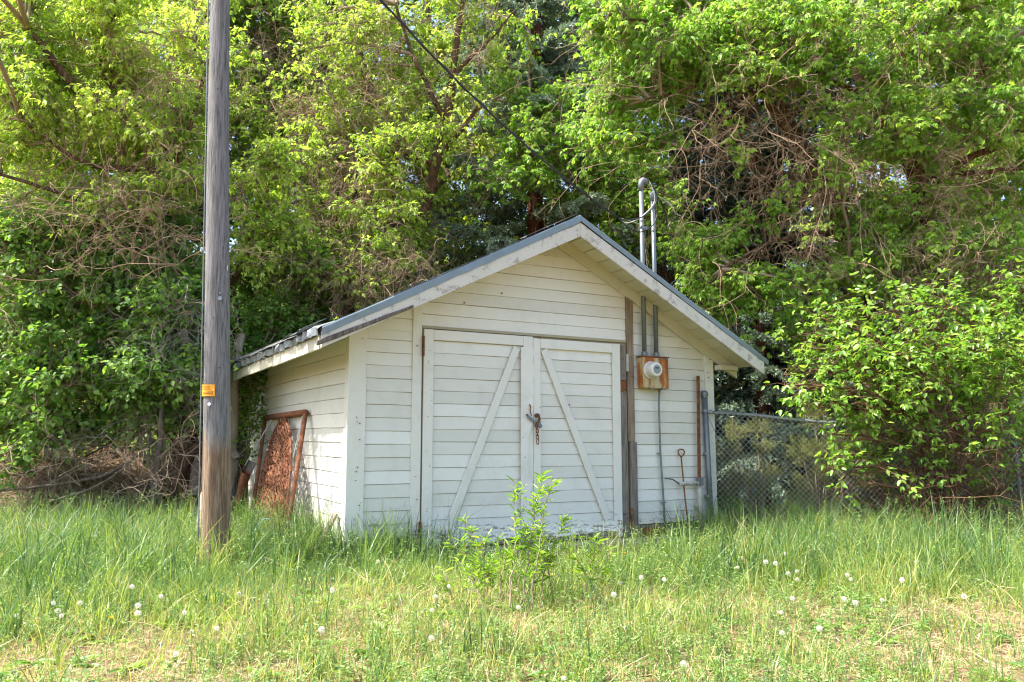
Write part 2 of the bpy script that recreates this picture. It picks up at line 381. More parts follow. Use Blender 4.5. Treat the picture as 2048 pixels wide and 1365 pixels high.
# ------------------------------------------------------------------ setting
def axis(lo, a, b, hi, st, grow=1.25):
    mid = list(np.arange(a, b+st/2, st)); x = b; s_ = st; up = []
    while x < hi: s_ *= grow; x += s_; up.append(x)
    x = a; s_ = st; dn = []
    while x > lo: s_ *= grow; x -= s_; dn.append(x)
    return np.array(dn[::-1]+mid+up)
gx = axis(-400, -11, 9, 400, .10); gy = axis(-60, 3.2, 19, 900, .10)
X, Y = np.meshgrid(gx, gy); Z = G(X, Y)
B = Big(); nx = len(gx); ii = (np.arange(len(gy)-1)[:, None]*nx+np.arange(nx-1)[None]).ravel()
B.add(np.stack([X, Y, Z], -1), np.stack([ii, ii+1, ii+nx+1, ii+nx], -1))
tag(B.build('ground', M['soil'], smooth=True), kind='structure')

# ------------------------------------------------------------------ shed (local x along the front, y towards the back, z up)
Z0 = .33
ORI = (P0[0], P0[1], Z0)
shed = empty('shed', ORI, TH, 'weathered white clapboard shed with gabled roof and double doors', 'shed')
DZ = (0, 0, -Z0)
def zr(wv): return 3.875-(.505*(2.28-wv) if wv < 2.28 else .535*(wv-2.28))      # roof top line
RC = np.random.default_rng(11)
def clap(mb, axis_, z0, z1, x0f, x1f, ex=.128, proud=.016, gap=.0045, y0=0.0, bow=0.0):
    z = z0
    while z < z1-.01:
        zt = min(z+ex-gap, z1); xa0, xb0, xa1, xb1 = x0f(z), x1f(z), x0f(zt), x1f(zt)
        if xb0-xa0 > .03:
            segs = max(2, int((xb0-xa0)/.35)); k_ = len(mb.v); r = float(RC.random())
            dy = RC.normal(0, .0012, segs+1); dz = RC.normal(0, .0014, segs+1)
            for i in range(segs+1):
                t = i/segs; x_b = xa0+(xb0-xa0)*t; x_t = xa1+(max(xb1, xa1+.01)-xa1)*t
                bz = bow*math.sin(PI*t)
                for (xx, yy, zz) in ((x_b, -proud+dy[i], z+dz[i]+bz), (x_t, -proud*.55+dy[i], zt+dz[i]+bz), (x_t, .0, zt+dz[i]+bz), (x_b, .0, z+dz[i]+bz)):
                    mb.v.append((xx, y0+yy, zz) if axis_ == 'x' else (yy+y0, xx, zz)); mb.r.append(r)
            for i in range(segs):
                o = k_+i*4
                for j in range(4):
                    q = (o+j, o+4+j, o+4+(j+1) % 4, o+(j+1) % 4); mb.f.append(q if axis_ == 'x' else q[::-1])
            q = (k_, k_+1, k_+2, k_+3); o = k_+segs*4; e = (o+3, o+2, o+1, o)
            mb.f += [q, e] if axis_ == 'x' else [q[::-1], e[::-1]]
        z += ex
def under(w_): return zr(w_)-.085
def xl(z):  # left extent of the front wall at height z
    return max(.0, 2.28-(3.79-z)/.505)
def xr(z): return min(4.5, 2.28+(3.79-z)/.535)
# backing wall sheets
mb = MB()
mb.raw([(0, 0, .57), (4.5, 0, .57), (4.5, 0, 2.60), (2.28, 0, 3.79), (0, 0, 2.64)], [(0, 1, 2, 3, 4)])
mb.raw([(0, 4.72, .57), (4.5, 4.72, .57), (4.5, 4.72, 2.60), (2.28, 4.72, 3.79), (0, 4.72, 2.64)], [(4, 3, 2, 1, 0)])
mb.raw([(0, 0, .40), (0, 4.72, .40), (0, 4.72, 2.62), (0, 0, 2.62)], [(0, 3, 2, 1)])
mb.raw([(4.5, 0, .40), (4.5, 4.72, .40), (4.5, 4.72, 2.60), (4.5, 0, 2.60)], [(0, 1, 2, 3)])
mb.build('wall', M['dirt'], shed, DZ)
mb = MB()
clap(mb, 'x', .575, 2.60, lambda z: .135, lambda z: .612)
clap(mb, 'x', 2.655, 3.72, lambda z: max(.712, xl(z)), lambda z: min(3.246, xr(z)))
clap(mb, 'x', 2.59, 2.72, lambda z: max(.01, xl(z)), lambda z: .612)
clap(mb, 'x', .575, 3.26, lambda z: 3.345, lambda z: min(4.412, xr(z)))
clap(mb, 'x', 2.72, 2.92, lambda z: max(.14, xl(z)), lambda z: .612)
mb.build('front_siding', M['white'], shed, DZ)
mb = MB(); clap(mb, 'y', .47, 2.56, lambda z: .10, lambda z: 4.66, ex=.145, bow=.02)
mb.build('side_siding', M['white'], shed, DZ)
mb = MB()
clap(mb, 'y', .47, 2.56, lambda z: .10, lambda z: 4.66, ex=.145)
for i, p in enumerate(mb.v): mb.v[i] = (4.5-p[0], p[1], p[2])
mb.f = [q[::-1] for q in mb.f]
mb.build('side_siding', M['white'], shed, DZ)
# corner boards and casings
for nm, x0, x1, z0, z1, t, mt in (('corner_board', -.045, .135, .44, 2.60, .034, 'white'), ('corner_board', 4.412, 4.545, .50, 2.66, .036, 'white'),
                          ('door_casing', .612, .712, .50, 2.98, .032, 'white'), ('door_casing', 3.246, 3.34, 1.50, 3.22, .040, 'brownwood'),
                          ('door_casing', 3.262, 3.36, .44, 1.498, .046, 'greywood')):
    mb = MB(); mb.beam(((x0+x1)/2, -t/2, z0), ((x0+x1)/2, -t/2, z1), (x1-x0, 0, 0), (0, t, 0), 10, .015); mb.build(nm, M[mt], shed, DZ, .003)
mb = MB(); mb.beam((-.019, .045, .44), (-.019, .045, 2.56), (.035, 0, 0), (0, .12, 0), 8, .02); mb.build('corner_board', M['white'], shed, DZ, .003)
mb = MB(); mb.beam((-.017, 4.68, .44), (-.017, 4.68, 2.5), (.034, 0, 0), (0, .09, 0), 8, .02); mb.build('corner_board', M['white'], shed, DZ, .003)
mb = MB(); mb.beam((3.293, -.051, 2.02), (3.293, -.051, 2.22), (.07, 0, 0), (0, .004, 0), 1)
# header strip above the doors
mb = MB(); mb.beam((.72, -.014, 2.648), (3.24, -.014, 2.648), (0, 0, .028), (0, .026, 0), 8, .05); mb.build('door_header', M['dirt'], shed, DZ)
# foundation
mb = MB(); mb.box(-.02, .71, -.03, .05, .20, .565); mb.box(3.36, 4.5, -.02, .05, .20, .565); mb.box(-.03, .04, .0501, 4.75, .1, .46); mb.box(4.46, 4.53, .0501, 4.75, .1, .46)
split(mb, 'foundation', M['darkwood'], shed, DZ, .004)
mb = MB()
for i in range(10):
    a = .75+i*.3; b = a+.298; mb.box(a, b, -.30-.04*math.sin(i*1.3)-.02*random.random(), .03, .10, .440-.01*random.random())
split(mb, 'door_sill', M['concrete'], shed, DZ, .0)
mb = MB(); mb.box(3.42, 3.75, -.06, -.021, .28, .53); mb.build('foundation_block', M['redwood'], shed, DZ, .005)

# doors
def door(x0, x1, zb, zt, left):
    d = MB(); y = -.012
    clap(d, 'x', zb+.02, zt-.10, lambda z: x0+.05, lambda z: x1-.05, proud=.013, y0=y)
    o = d.build('door', M['white'], shed, DZ)
    bk = MB(); bk.box(x0+.01, x1-.01, y+.001, -.002, zb, zt); bk.build('door_core', M['dirt'], o)
    fr = MB(); yy = -.040; th = .022
    def bd(a, b, wv, r=.6, jit=.012, dy=0.0, segs=8): fr.beam((a[0], yy+dy, a[1]), (b[0], yy+dy, b[1]), wv, (0, th, 0), segs, jit, r)
    sx, ox = (x0, x1) if left else (x1, x0)
    sgn = 1 if left else -1
    bd((sx+sgn*.055, zb), (sx+sgn*.055, zt), (.105, 0, 0))                 # hinge stile
    if left: bd((x1-.060, zb), (x1-.060, zt-.002), (.115, 0, 0), .7)
    else: bd((x0+.045, zb), (x0+.045, zt-.002), (.09, 0, 0), .7)
    if left: bd((x0+.109, zt-.055), (x1-.119, zt-.055), (0, 0, .105), .75)
    else: bd((x0+.092, zt-.055), (x1-.109, zt-.055), (0, 0, .105), .75)
    fo = fr.build('door_frame', M['white'], o, bevel=.003)
    br = MB()
    if left: a, b = (x1-.195, zt-.13), (x0+.26, zb+.12)
    else: a, b = (x0+.135, zt-.12), (x1-.16, zb+.11)
    dx, dz = b[0]-a[0], b[1]-a[1]; ln = math.hypot(dx, dz)
    nx_, nz_ = -dz/ln, dx/ln
    br.beam((a[0], -.041, a[1]), (b[0], -.041, b[1]), (nx_*.085, 0, nz_*.085), (0, .020, 0), 10, .03, .45)
    br.build('diagonal_brace', M['white'], o, bevel=.003)
    return o
dl = door(.724, 1.99, .45, 2.625, True); dr = door(1.993, 3.14, .45, 2.61, False)
# astragal: ragged board down the middle
mb = MB(); k_ = 0; zs = np.linspace(.50, 2.50, 34); RR = np.random.default_rng(5)
for i, z in enumerate(zs):
    xe = 1.985 if z > 1.75 else (1.985-.06*sm(1.75, 1.5, z) if z > 1.1 else 1.955)
    xe = float(xe)+RR.normal(0, .004)+(.02 if 1.0 < z < 1.12 else 0)
    for p in ((1.835, -.062, z), (xe, -.062+RR.normal(0, .002), z), (xe, -.050, z), (1.835, -.050, z)): mb.v.append(p); mb.r.append(.8)
for i in range(len(zs)-1):
    for j in range(4): mb.f.append((i*4+j, i*4+(j+1) % 4, i*4+4+(j+1) % 4, i*4+4+j))
mb.f.append((3, 2, 1, 0)); n_ = (len(zs)-1)*4; mb.f.append((n_, n_+1, n_+2, n_+3))
mb.build('astragal', M['white'], dl)
# grey stile fixed beside the right leaf (two lengths with a rust-brown patch)
mb = MB(); mb.beam((3.186, -.022, .70), (3.186, -.022, 2.06), (.082, 0, 0), (0, .044, 0), 8, .03); mb.beam((3.184, -.022, 2.20), (3.184, -.022, 2.60), (.08, 0, 0), (0, .044, 0), 4, .03)
mb.beam((3.188, -.023, .44), (3.188, -.023, .69), (.088, 0, 0), (0, .05, 0), 3, .03); mb.build('door_post', M['greywood'], shed, DZ, .003)
mb = MB(); mb.raw([(3.143, -.0, 2.066), (3.226, -.0, 2.085), (3.226, -.0, 2.196), (3.143, -.0, 2.186), (3.143, -.036, 2.066), (3.226, -.036, 2.085), (3.226, -.036, 2.196), (3.143, -.036, 2.186)],
               [(0, 1, 2, 3), (7, 6, 5, 4), (0, 4, 5, 1), (1, 5, 6, 2), (2, 6, 7, 3), (3, 7, 4, 0)]); mb.build('patch_board', M['redwood'], shed, DZ)
# torn sheet metal kick strip along the bottom of the doors
mb = MB(); n = 40; RR = np.random.default_rng(9)
for i in range(n+1):
    t = i/n; x = .98+t*2.08; top = .655-.03*t; bot = .50-.05*sm(.6, 1, 1-t)+RR.normal(0, .006)+(.02*math.sin(t*9) if t > .6 else 0)
    cur = .018+.03*sm(.75, .97, t)
    for p in ((x, -.058, top), (x, -.060, (top+bot)/2), (x, -.060-cur, bot+.01), (x, -.056-cur*.4, bot-.006)): mb.v.append(p); mb.r.append(.9)
for i in range(n):
    for j in range(3): mb.f.append((i*4+j, i*4+j+1, i*4+5+j, i*4+4+j))
o = mb.build('kick_strip', M['white'], shed, DZ); s_ = o.modifiers.new('solid', 'SOLIDIFY'); s_.thickness = .003; s_.offset = 0
for (x, z) in ((.716, 2.45), (.704, .62), (3.235, 2.40), (3.262, .66)):
    mb = MB(); mb.box(x-.011, x+.011, -.062, -.046, z-.10, z+.10)
    for q in range(9): mb.tube([(x, -.066, z-.1+q*.0225), (x, -.066, z-.1+q*.0225+.017)], .010, 8)
    mb.build('hinge', M['rust'] if z < 1 or x < 1 else M['white_bare'], shed, DZ)
# nail heads and knots
mb = MB(); RR = np.random.default_rng(21)
for i in range(60):
    x = RR.choice([.07, .66, .78, 1.88, 2.06, 3.19, 3.30, 4.47])+RR.normal(0, .02); z = RR.uniform(.6, 2.5); y = -.0665 if 1.8 < x < 1.98 else -.053
    mb.tube([(x, -.03, z), (x, y, z)], RR.uniform(.003, .006), 6)
for (x, z) in ((1.62, 3.07), (1.18, 2.93), (2.08, 2.62), (2.46, 1.9), (3.05, 2.3)): mb.tube([(x, -.02, z), (x, -.032, z)], .008, 6)
split(mb, 'nail_head', M['rust'], shed, DZ)

# roof
def slab_boards(side):
    mb = MB(); ws = np.arange(0, 3.0, .185)
    sl_ = -.505 if side < 0 else .535
    lim = 2.72 if side < 0 else 2.62
    for i, a in enumerate(ws):
        b = min(a+.171, lim)
        if b-a < .03: continue
        w0, w1 = 2.28+side*a, 2.28+side*b
        yb = -.515+random.uniform(-.005, .005)
        z0, z1 = zr(w0)-.04, zr(w1)-.04; t = .022
        v = [(w0, yb, z0), (w1, yb, z1), (w1, 5.1, z1), (w0, 5.1, z0), (w0, yb, z0-t), (w1, yb, z1-t), (w1, 5.1, z1-t), (w0, 5.1, z0-t)]
        mb.raw(v, [(0, 1, 2, 3), (7, 6, 5, 4), (0, 4, 5, 1), (1, 5, 6, 2), (2, 6, 7, 3), (3, 7, 4, 0)], random.random())
    return mb.build('soffit_boards', M['soffit'], shed, DZ)
slab_boards(-1); slab_boards(1)
M['shingle'] = flat_mat('asphalt_shingle', '7a7a78', .95, 0, '4c4b49', 25)
for side, lim in ((-1, 2.745), (1, 2.66)):
    mb = MB(); na, nb = 14, 26
    for t_ in (0, 1):
        for i in range(na+1):
            for j in range(nb+1):
                a = lim*i/na; wv = 2.28+side*a; yv = -.53+5.65*j/nb
                mb.v.append((wv+(random.uniform(-.015, .015) if i == na else 0), yv+(random.uniform(-.006, .006) if j == 0 else 0), zr(wv)+random.uniform(-.004, .004)-t_*.034)); mb.r.append(.5)
    st = (na+1)*(nb+1)
    for i in range(na):
        for j in range(nb):
            q = (i*(nb+1)+j, (i+1)*(nb+1)+j, (i+1)*(nb+1)+j+1, i*(nb+1)+j+1)
            mb.f.append(q); mb.f.append(tuple(x+st for x in q[::-1]))
    for j in range(nb):
        a = na*(nb+1)+j; mb.f.append((a, a+1, a+1+st, a+st))
    for i in range(na):
        a = i*(nb+1); b = (i+1)*(nb+1); mb.f.append((a, b, b+st, a+st)); mb.f.append((a+nb, b+nb, b+nb+st, a+nb+st))
    mb.build('roof', M['shingle'], shed, DZ)
# rake flashing along the front of both slopes and torn metal along the left eave
def strip(path, mat, name, th=.0025):
    mb = MB(); n = len(path); k_ = len(path[0])
    for row in path:
        for p in row: mb.v.append(tuple(p)); mb.r.append(.5)
    for i in range(n-1):
        for j in range(k_-1): mb.f.append((i*k_+j, i*k_+j+1, (i+1)*k_+j+1, (i+1)*k_+j))
    o = mb.build(name, mat, shed, DZ); q = o.modifiers.new('solid', 'SOLIDIFY'); q.thickness = th; q.offset = 0; return o
RR = np.random.default_rng(31)
rows = []
for wv in np.linspace(-.46, 2.28, 26):
    z = zr(wv)+.008+RR.normal(0, .0015); rows.append([(wv, -.42, z), (wv, -.560, z), (wv, -.566, z-.012), (wv, -.562+RR.normal(0, .002), z-.078+RR.normal(0, .002))])
strip(rows, M['flash'], 'rake_flashing')
rows = []
for wv in np.linspace(2.281, 4.93, 26):
    z = zr(wv)+.008+RR.normal(0, .0015); rows.append([(wv, -.42, z), (wv, -.560, z), (wv, -.566, z-.010), (wv, -.562+RR.normal(0, .002), z-.062+RR.normal(0, .002))])
strip(rows, M['flash'], 'rake_flashing')
rows = []
for i, sv in enumerate(np.linspace(-.55, 5.0, 120)):
    z = zr(-.465); c = .012*RR.normal(); d = .02*abs(RR.normal())+.012*math.sin(i*.9)
    rows.append([(-.33, sv, z+.075+.004*RR.normal()), (-.475+c, sv, z+.012+d*.5), (-.505+c, sv, z-.012+d*.6), (-.498+c+.01*RR.normal(), sv+.01*RR.normal(), z-.066+.006*RR.normal())])
strip(rows, M['galv'], 'eave_flashing')
# lifted shingle edges above the left eave
mb = MB()
for i in range(17):
    s0 = -.30+i*.31; z = zr(-.40)+.02; h = random.uniform(.015, .05)
    mb.beam((-.43+random.uniform(-.03, .03), s0, z+h*.4), (-.43+random.uniform(-.03, .03), s0+.27, z+h*random.uniform(.2, .9)), (.22, 0, .11), (0, 0, .008), 3, .1)
mb.build('lifted_shingles', M['shingle'], shed, DZ)
rows_ = MB()
for a in (0.0, .7, 1.5, 2.2): pass
# ridge cap lip standing a little above the front of the left slope
mb = MB(); mb.beam((1.62, -.50, zr(1.62)+.035), (2.24, -.50, zr(2.24)+.040), (0, .12, 0), (0, 0, .007), 4, .05); mb.beam((.2, -.50, zr(.2)+.018), (1.62, -.50, zr(1.62)+.018), (0, .13, 0), (0, 0, .006), 6, .05)
mb.build('shingle_edge', M['shingle'], shed, DZ)
# barge boards
def barge(name, w0, z0, w1, z1, h0, h1, y, th, mat, segs=14, jit=.02, parent=shed):
    mb = MB(); mb.beam((w0, y, z0), (w1, y, z1), (0, 0, h0), (0, th, 0), segs, jit, .5, (0, 0, h1)); return mb.build(name, M[mat], parent, DZ if parent is shed else (0, 0, 0), .004)
barge('barge_board', 2.279, zr(2.28)-.150, -.46, 2.385, .150, .150, -.540, .032, 'white_bare', 18, .03)
barge('barge_board', 2.281, zr(2.28)-.145, 4.87, zr(4.87)-.125, .150, .150, -.540, .032, 'white_bare', 14, .02)
barge('split_board', .95, zr(.95)-.115, -.42, zr(-.42)-.10, .02, .085, -.526, .03, 'darkwood', 12, .12)
barge('split_board', .4, zr(.4)-.175, -.505, 2.35, .03, .05, -.565, .012, 'darkwood', 10, .25)
# rafters against the wall
mb = MB(); mb.beam((2.279, -.046, zr(2.28)-.125), (.0, -.046, zr(0)-.125), (0, 0, .13), (0, .042, 0), 12, .02); mb.build('wall_rafter', M['soffit'], shed, DZ, .003)
mb = MB(); mb.beam((2.281, -.046, zr(2.28)-.125), (4.90, -.046, zr(4.90)-.125), (0, 0, .13), (0, .042, 0), 12, .02); mb.build('wall_rafter', M['soffit'], shed, DZ, .003)
mb = MB(); mb.beam((4.55, -.10, 2.40), (4.84, -.10, 2.40), (0, 0, .06), (0, .1, 0), 3, .03); mb.build('eave_block', M['soffit'], shed, DZ, .003)
# left eave: short fascia blocks between the rafter tails, and a soffit strip
for i in range(9):
    s0 = -.50+i*.61; mb = MB(); mb.beam((-.455, s0+.004, zr(-.455)-.125), (-.455, s0+.60, zr(-.455)-.125+random.uniform(-.006, .006)), (0, 0, .125+random.uniform(-.01, .01)), (.025, 0, 0), 3, .03, random.random())
    mb.build('fascia_board', M['soffit'], shed, DZ, .002)
for i in range(9):
    s0 = .02+i*.59; mb = MB(); mb.beam((-.44, s0, zr(-.44)-.12), (.0, s0, zr(0)-.12), (0, 0, .09), (0, .04, 0), 2, .02); mb.build('rafter_tail', M['soffit'], shed, DZ)

# ------------------------------------------------------------------ things fixed to or leaning on the shed
def shed_empty(name, wv, s, z, label, cat, group=None):
    p = shed_w(wv, s, z); return empty(name, tuple(p), TH, label, cat, group)
em = shed_empty('electric_meter', 3.61, 0, 2.112, 'rust-streaked electric meter box with round grey meter on the white siding', 'electric meter')
mb = MB(); mb.box(-.222, .150, -.145, -.03, 0, .355); mb.build('meter_box', M['boxrust'], em, bevel=.006)
mb = MB(); mb.box(-.232, .160, -.152, -.028, .357, .372); mb.build('box_lid', M['rust'], em, bevel=.003)
mb = MB(); mb.box(-.19, .01, -.149, -.1455, .005, .35); mb.build('cover_plate', M['boxrust'], em)
mb = MB(); c = (-.128, .205)
mb.tube([(c[0], -.150, c[1]), (c[0], -.175, c[1]), (c[0], -.176, c[1]), (c[0], -.27, c[1]), (c[0], -.282, c[1])], [.100, .100, .090, .084, .074], 28); mb.build('meter_housing', M['meter'], em, smooth=False, bevel=.003)
mb = MB(); mb.tube([(c[0], -.2821, c[1]), (c[0], -.2835, c[1])], [.052, .050], 24); mb.build('meter_face', M['glass'], em)
mb = MB(); mb.box(c[0]-.028, c[0]+.026, -.286, -.284, c[1]+.008, c[1]+.022); mb.build('display', M['dark'], em)
mb = MB(); mb.box(c[0]-.004, c[0]+.004, -.152, -.148, .02, .09); mb.box(-.13, -.08, -.158, -.12, -.012, .006); mb.box(.04, .09, -.158, -.12, -.012, .006); mb.box(.02, .04, -.156, -.146, .335, .354); mb.box(.10, .12, -.156, -.146, .335, .354); split(mb, 'latch', M['galvdark'], em)
# thin conduit down the wall
tc_ = shed_empty('ground_conduit', 3.70, 0, .5, 'thin grey conduit running down the siding from the meter box', 'conduit')
mb = MB(); mb.tube([(-.035, -.085, 1.600), (-.035, -.07, 1.45), (-.01, -.045, .9), (.02, -.05, .3), (.03, -.05, -.12)], .011, 8); mb.build('conduit_tube', M['galvdark'], tc_, smooth=True)
mb = MB(); mb.box(-.045, -.005, -.062, -.024, .86, .875); mb.box(.0, .045, -.066, -.024, .30, .315); split(mb, 'clip', M['galv'], tc_)
# service masts
for wv, top, rad, lab in ((3.462, 4.50, .027, 'taller galvanised service mast with dark weatherhead above the shed roof'), (3.635, 4.40, .027, 'shorter galvanised service mast with pale rounded cap above the shed roof')):
    t = shed_empty('service_mast', wv, -.08, 2.484, lab, 'service mast', 'electric service masts')
    h = top-2.484
    mb = MB(); mb.tube([(0, 0, 0), (0, 0, h)], rad, 16); mb.build('mast_pipe', M['galvdark'], t, smooth=True)
    mb = MB(); mb.tube([(0, 0, .002), (0, 0, .05)], rad+.008, 16); mb.tube([(0, 0, h-.42), (0, 0, h-.40)], rad+.003, 16); split(mb, 'pipe_collar', M['galvdark'], t, bevel=.002)
    mb = MB()
    if wv < 3.5: mb.tube([(0, 0, h-.04), (0, 0, h+.04), (.006, -.003, h+.065), (.025, -.01, h+.085), (.050, -.02, h+.075), (.062, -.025, h+.045)], [.034, .036, .042, .044, .040, .028], 14)
    else: mb.tube([(0, 0, h-.04), (0, 0, h+.02), (.004, 0, h+.04), (.016, 0, h+.055), (.03, 0, h+.05)], [.031, .038, .040, .034, .020], 14)
    mb.build('weatherhead', M['galvdark'] if wv < 3.5 else M['galv'], t, smooth=True)
    if wv < 3.5:
        mb = MB(); mb.box(-.05, .05, -.045, -.028, h-.52, h-.48); mb.tube([(-.05, -.05, h-.50), (-.09, -.06, h-.52), (-.08, -.06, h-.54)], .012, 8); mb.build('pipe_clamp', M['galv'], t)
# service cable: twisted lines from the splice up to the upper left, and drip loops at the head
def cable(pts, rad, n=24): return [tuple(p) for p in spline(pts, n)], rad
A = shed_w(3.10, -.10, 4.08); tL = at(735, -30, 7.6)
oc = empty('service_cable', tuple(A), 0, 'black overhead cable rising from the taller mast towards the upper left', 'cable')
pts = []
for i in range(41):
    t = i/40; p = A*(1-t)+tL*t; p = p-np.array([0, 0, .62*t*(1-t)]); pts.append(p-A)
ext = [pts[-1]+(pts[-1]-pts[-2])*k_ for k_ in (3, 8)]
mb = MB(); mb.tube(pts+ext, .0105, 7)
mb.tube([p+np.array([.011*math.cos(i*1.1), .0, .011*math.sin(i*1.1)]) for i, p in enumerate(pts)], .008, 6); mb.build('cable_strand', M['black'], oc, smooth=True)
H1 = shed_w(3.56, -.13, 4.56)
def loop(ps, rad, mat, parent, O, nm='drip_loop'):
    mb = MB(); mb.tube([p-O for p in spline(ps, 26)], rad, 7); mb.build(nm, M[mat], parent, smooth=True)
loop([H1, shed_w(3.62, -.16, 4.45), shed_w(3.60, -.17, 4.30), shed_w(3.42, -.16, 4.12), shed_w(3.2, -.12, 4.06), A], .0075, 'black', oc, A)
loop([H1, shed_w(3.60, -.15, 4.42), shed_w(3.57, -.16, 4.28), shed_w(3.38, -.15, 4.10), shed_w(3.22, -.10, 4.03), A], .0065, 'whitecable', oc, A)
loop([H1, shed_w(3.64, -.15, 4.40), shed_w(3.60, -.17, 4.10), shed_w(3.42, -.16, 3.94), shed_w(3.25, -.13, 3.96), A], .0075, 'black', oc, A)
loop([shed_w(3.44, -.13, 4.02), shed_w(3.3, -.12, 4.05), A], .003, 'whitecable', oc, A, 'guy_wire')
# second line leaving the shorter mast to the right
B0 = shed_w(3.70, -.08, 4.43)
ol = empty('branch_cable', tuple(B0), 0, 'thin dark cable leaving the shorter mast to the right among the leaves', 'cable')
loop([B0, at(1325, 410, 10.3), at(1333, 440, 10.4), at(1334, 462, 10.5), at(1340, 448, 10.5), at(1362, 433, 10.6), at(1400, 450, 10.9), at(1465, 477, 11.5), at(1600, 520, 12.5)], .008, 'black', ol, B0, 'cable_strand')
loop([B0, at(1330, 401, 10.3), at(1345, 415, 10.4), at(1352, 428, 10.5), at(1375, 437, 10.7)], .0055, 'whitecable', ol, B0, 'cable_strand')
loop([B0, at(1322, 405, 10.3), at(1338, 405, 10.4), at(1350, 424, 10.5)], .0045, 'whitecable', ol, B0, 'cable_strand')
# lock, chain
lk = shed_empty('lock_chain', 1.97, -.07, 1.70, 'rusty chain, hasp and padlock hanging where the double doors meet', 'chain')
mb = MB(); mb.beam((-.065, -.010, .065), (.030, -.018, .0), (.018, 0, .024), (0, .010, 0), 4, .02); mb.build('hasp', M['galvdark'], lk, bevel=.003)
mb = MB(); mb.tube([(-.078, -.014, .078), (-.078, -.024, .078)], .012, 10); mb.tube([(.05, .01, .075), (.05, -.03, .075)], .022, 12); mb.tube([(.05, -.03, .075), (.05, -.036, .075)], .010, 8)
mb.tube([(-.02, -.01, .07), (-.035, -.01, .12), (-.03, -.01, .17), (-.045, -.01, .19)], .006, 6); mb.build('hasp_bolt', M['rust'], lk)
def link_ring(mb, c, ax1, ax2, a, b, rad, n=12):
    c = np.array(c, float); ax1 = np.array(ax1, float); ax2 = np.array(ax2, float)
    mb.tube([c+ax1*a*math.cos(2*PI*i/n)+ax2*b*math.sin(2*PI*i/n) for i in range(n+1)], rad, 6, False)
mb = MB()
for i in range(5): link_ring(mb, (.035+.006*i if i < 2 else .047, -.02, -.03-.030*i), (.016, .0, 0) if i % 2 == 0 else (.011, .011, 0), (0, 0, .022), 1, 1, .0052)
link_ring(mb, (.05, -.02, -.20), (.014, 0, 0), (0, 0, .032), 1, 1, .0052)
for i in range(5): link_ring(mb, (.06+.012*math.sin(i), -.028+.006*i, .06-.02*i), (.012, .006, .008), (-.004, .004, .018), 1, 1, .0055)
mb.build('chain', M['rust'], lk, smooth=True)
mb = MB(); mb.beam((.085, -.026, -.055), (.068, -.026, -.018), (.038, 0, .018), (0, .018, 0), 1); pl = mb.build('padlock', M['galvdark'], lk, bevel=.004)
mb = MB(); mb.tube([(.055, -.026, -.02), (.052, -.026, .01), (.064, -.026, .022), (.076, -.026, .012), (.082, -.026, -.02)], .004, 6); mb.build('shackle', M['galvdark'], pl)
# post, iron hook, pipe
t = shed_empty('rusty_post', 4.24, -.05, .36, 'tall rusty steel post standing against the right end of the front wall', 'post')
mb = MB(); mb.beam((-.02, -.03, 0), (.03, -.02, 1.93), (.045, 0, 0), (0, .006, 0), 8, .02); mb.beam((-.02, -.015, 0), (.03, -.005, 1.93), (.006, 0, 0), (0, .03, 0), 8); mb.build('post_bar', M['rust'], t)
mb = MB()
for i in range(22): mb.box(-.026+i*.0022, -.010+i*.0022, -.042, -.034, .1+i*.085, .13+i*.085)
split(mb, 'post_stud', M['rust'], t)
t = shed_empty('iron_hook', 4.0, -.06, .36, 'slender rusty iron rod with a loop handle leaning on the siding', 'iron rod')
mb = MB(); mb.tube([(.02, -.08, 0), (0, -.03, .5), (-.012, 0, .93), (-.015, 0, .965), (-.055, 0, 1.0), (-.06, 0, 1.035), (-.03, 0, 1.055), (.015, 0, 1.05), (.035, 0, 1.03), (.03, 0, 1.0), (-.005, 0, .972)], .0085, 8); mb.build('hook_rod', M['rust'], t, smooth=True)
t = shed_empty('water_pipe', 4.1, -.05, .36, 'pale elbow water pipe low on the siding between rod and post', 'pipe')
mb = MB(); mb.tube([(-.17, -.03, .655), (.10, -.03, .66)], .024, 10); mb.tube([(.10, -.03, .66), (.13, -.03, .65), (.135, -.03, .62), (.135, -.03, 0)], [.028, .034, .03, .026], 10); mb.build('pipe_elbow', M['white_bare'], t, smooth=True)
mb = MB(); mb.tube([(-.17, -.03, .655), (-.27, -.03, .71), (-.38, -.03, .725)], .009, 6); mb.box(.105, .165, -.07, .0, .63, .72); split(mb, 'valve', M['galvdark'], t)
# rusty spring frame leaning on the side wall.  local x here = along the side (away from camera), y = out from wall
p = shed_w(0, 0, .42)
def sw(s, o, z): return shed_w(-o, s, z)
fr = empty('spring_frame', tuple(sw(2.2, .4, .42)), 0, 'rusty metal bed frame with arched spring panel leaning on the left wall', 'bed frame')
O = sw(2.2, .4, .42)
def wp(s, o, z): return sw(s, o, z)-O
TL, TR = wp(3.40, .07, 1.82), wp(1.39, .07, 1.82)
BL, BR = wp(2.3, .44, .42), wp(.62, .44, .42)
mb = MB(); mb.tube([TL, TR], .034, 10); mb.build('top_rail', M['rust'], fr, smooth=True)
mb = MB(); mb.tube([TL, BL], .024, 10); mb.build('frame_leg', M['rustpaint'], fr, smooth=True)
mb = MB(); mb.tube([TR, BR], .026, 10); mb.build('frame_leg', M['rustpaint'], fr, smooth=True)
def panel(u_, v_):     # u 0..1 left->right, v 0 bottom..1 top
    return (BL*(1-u_)+BR*u_)*(1-v_)+(TL*(1-u_)+TR*u_)*v_
arch = []
for i in range(33):
    a = PI*i/32; arch.append(panel(.5-.40*math.cos(a)*1.0 + (0 if 0 < i < 32 else 0), .02+.93*math.sin(a)**.75))
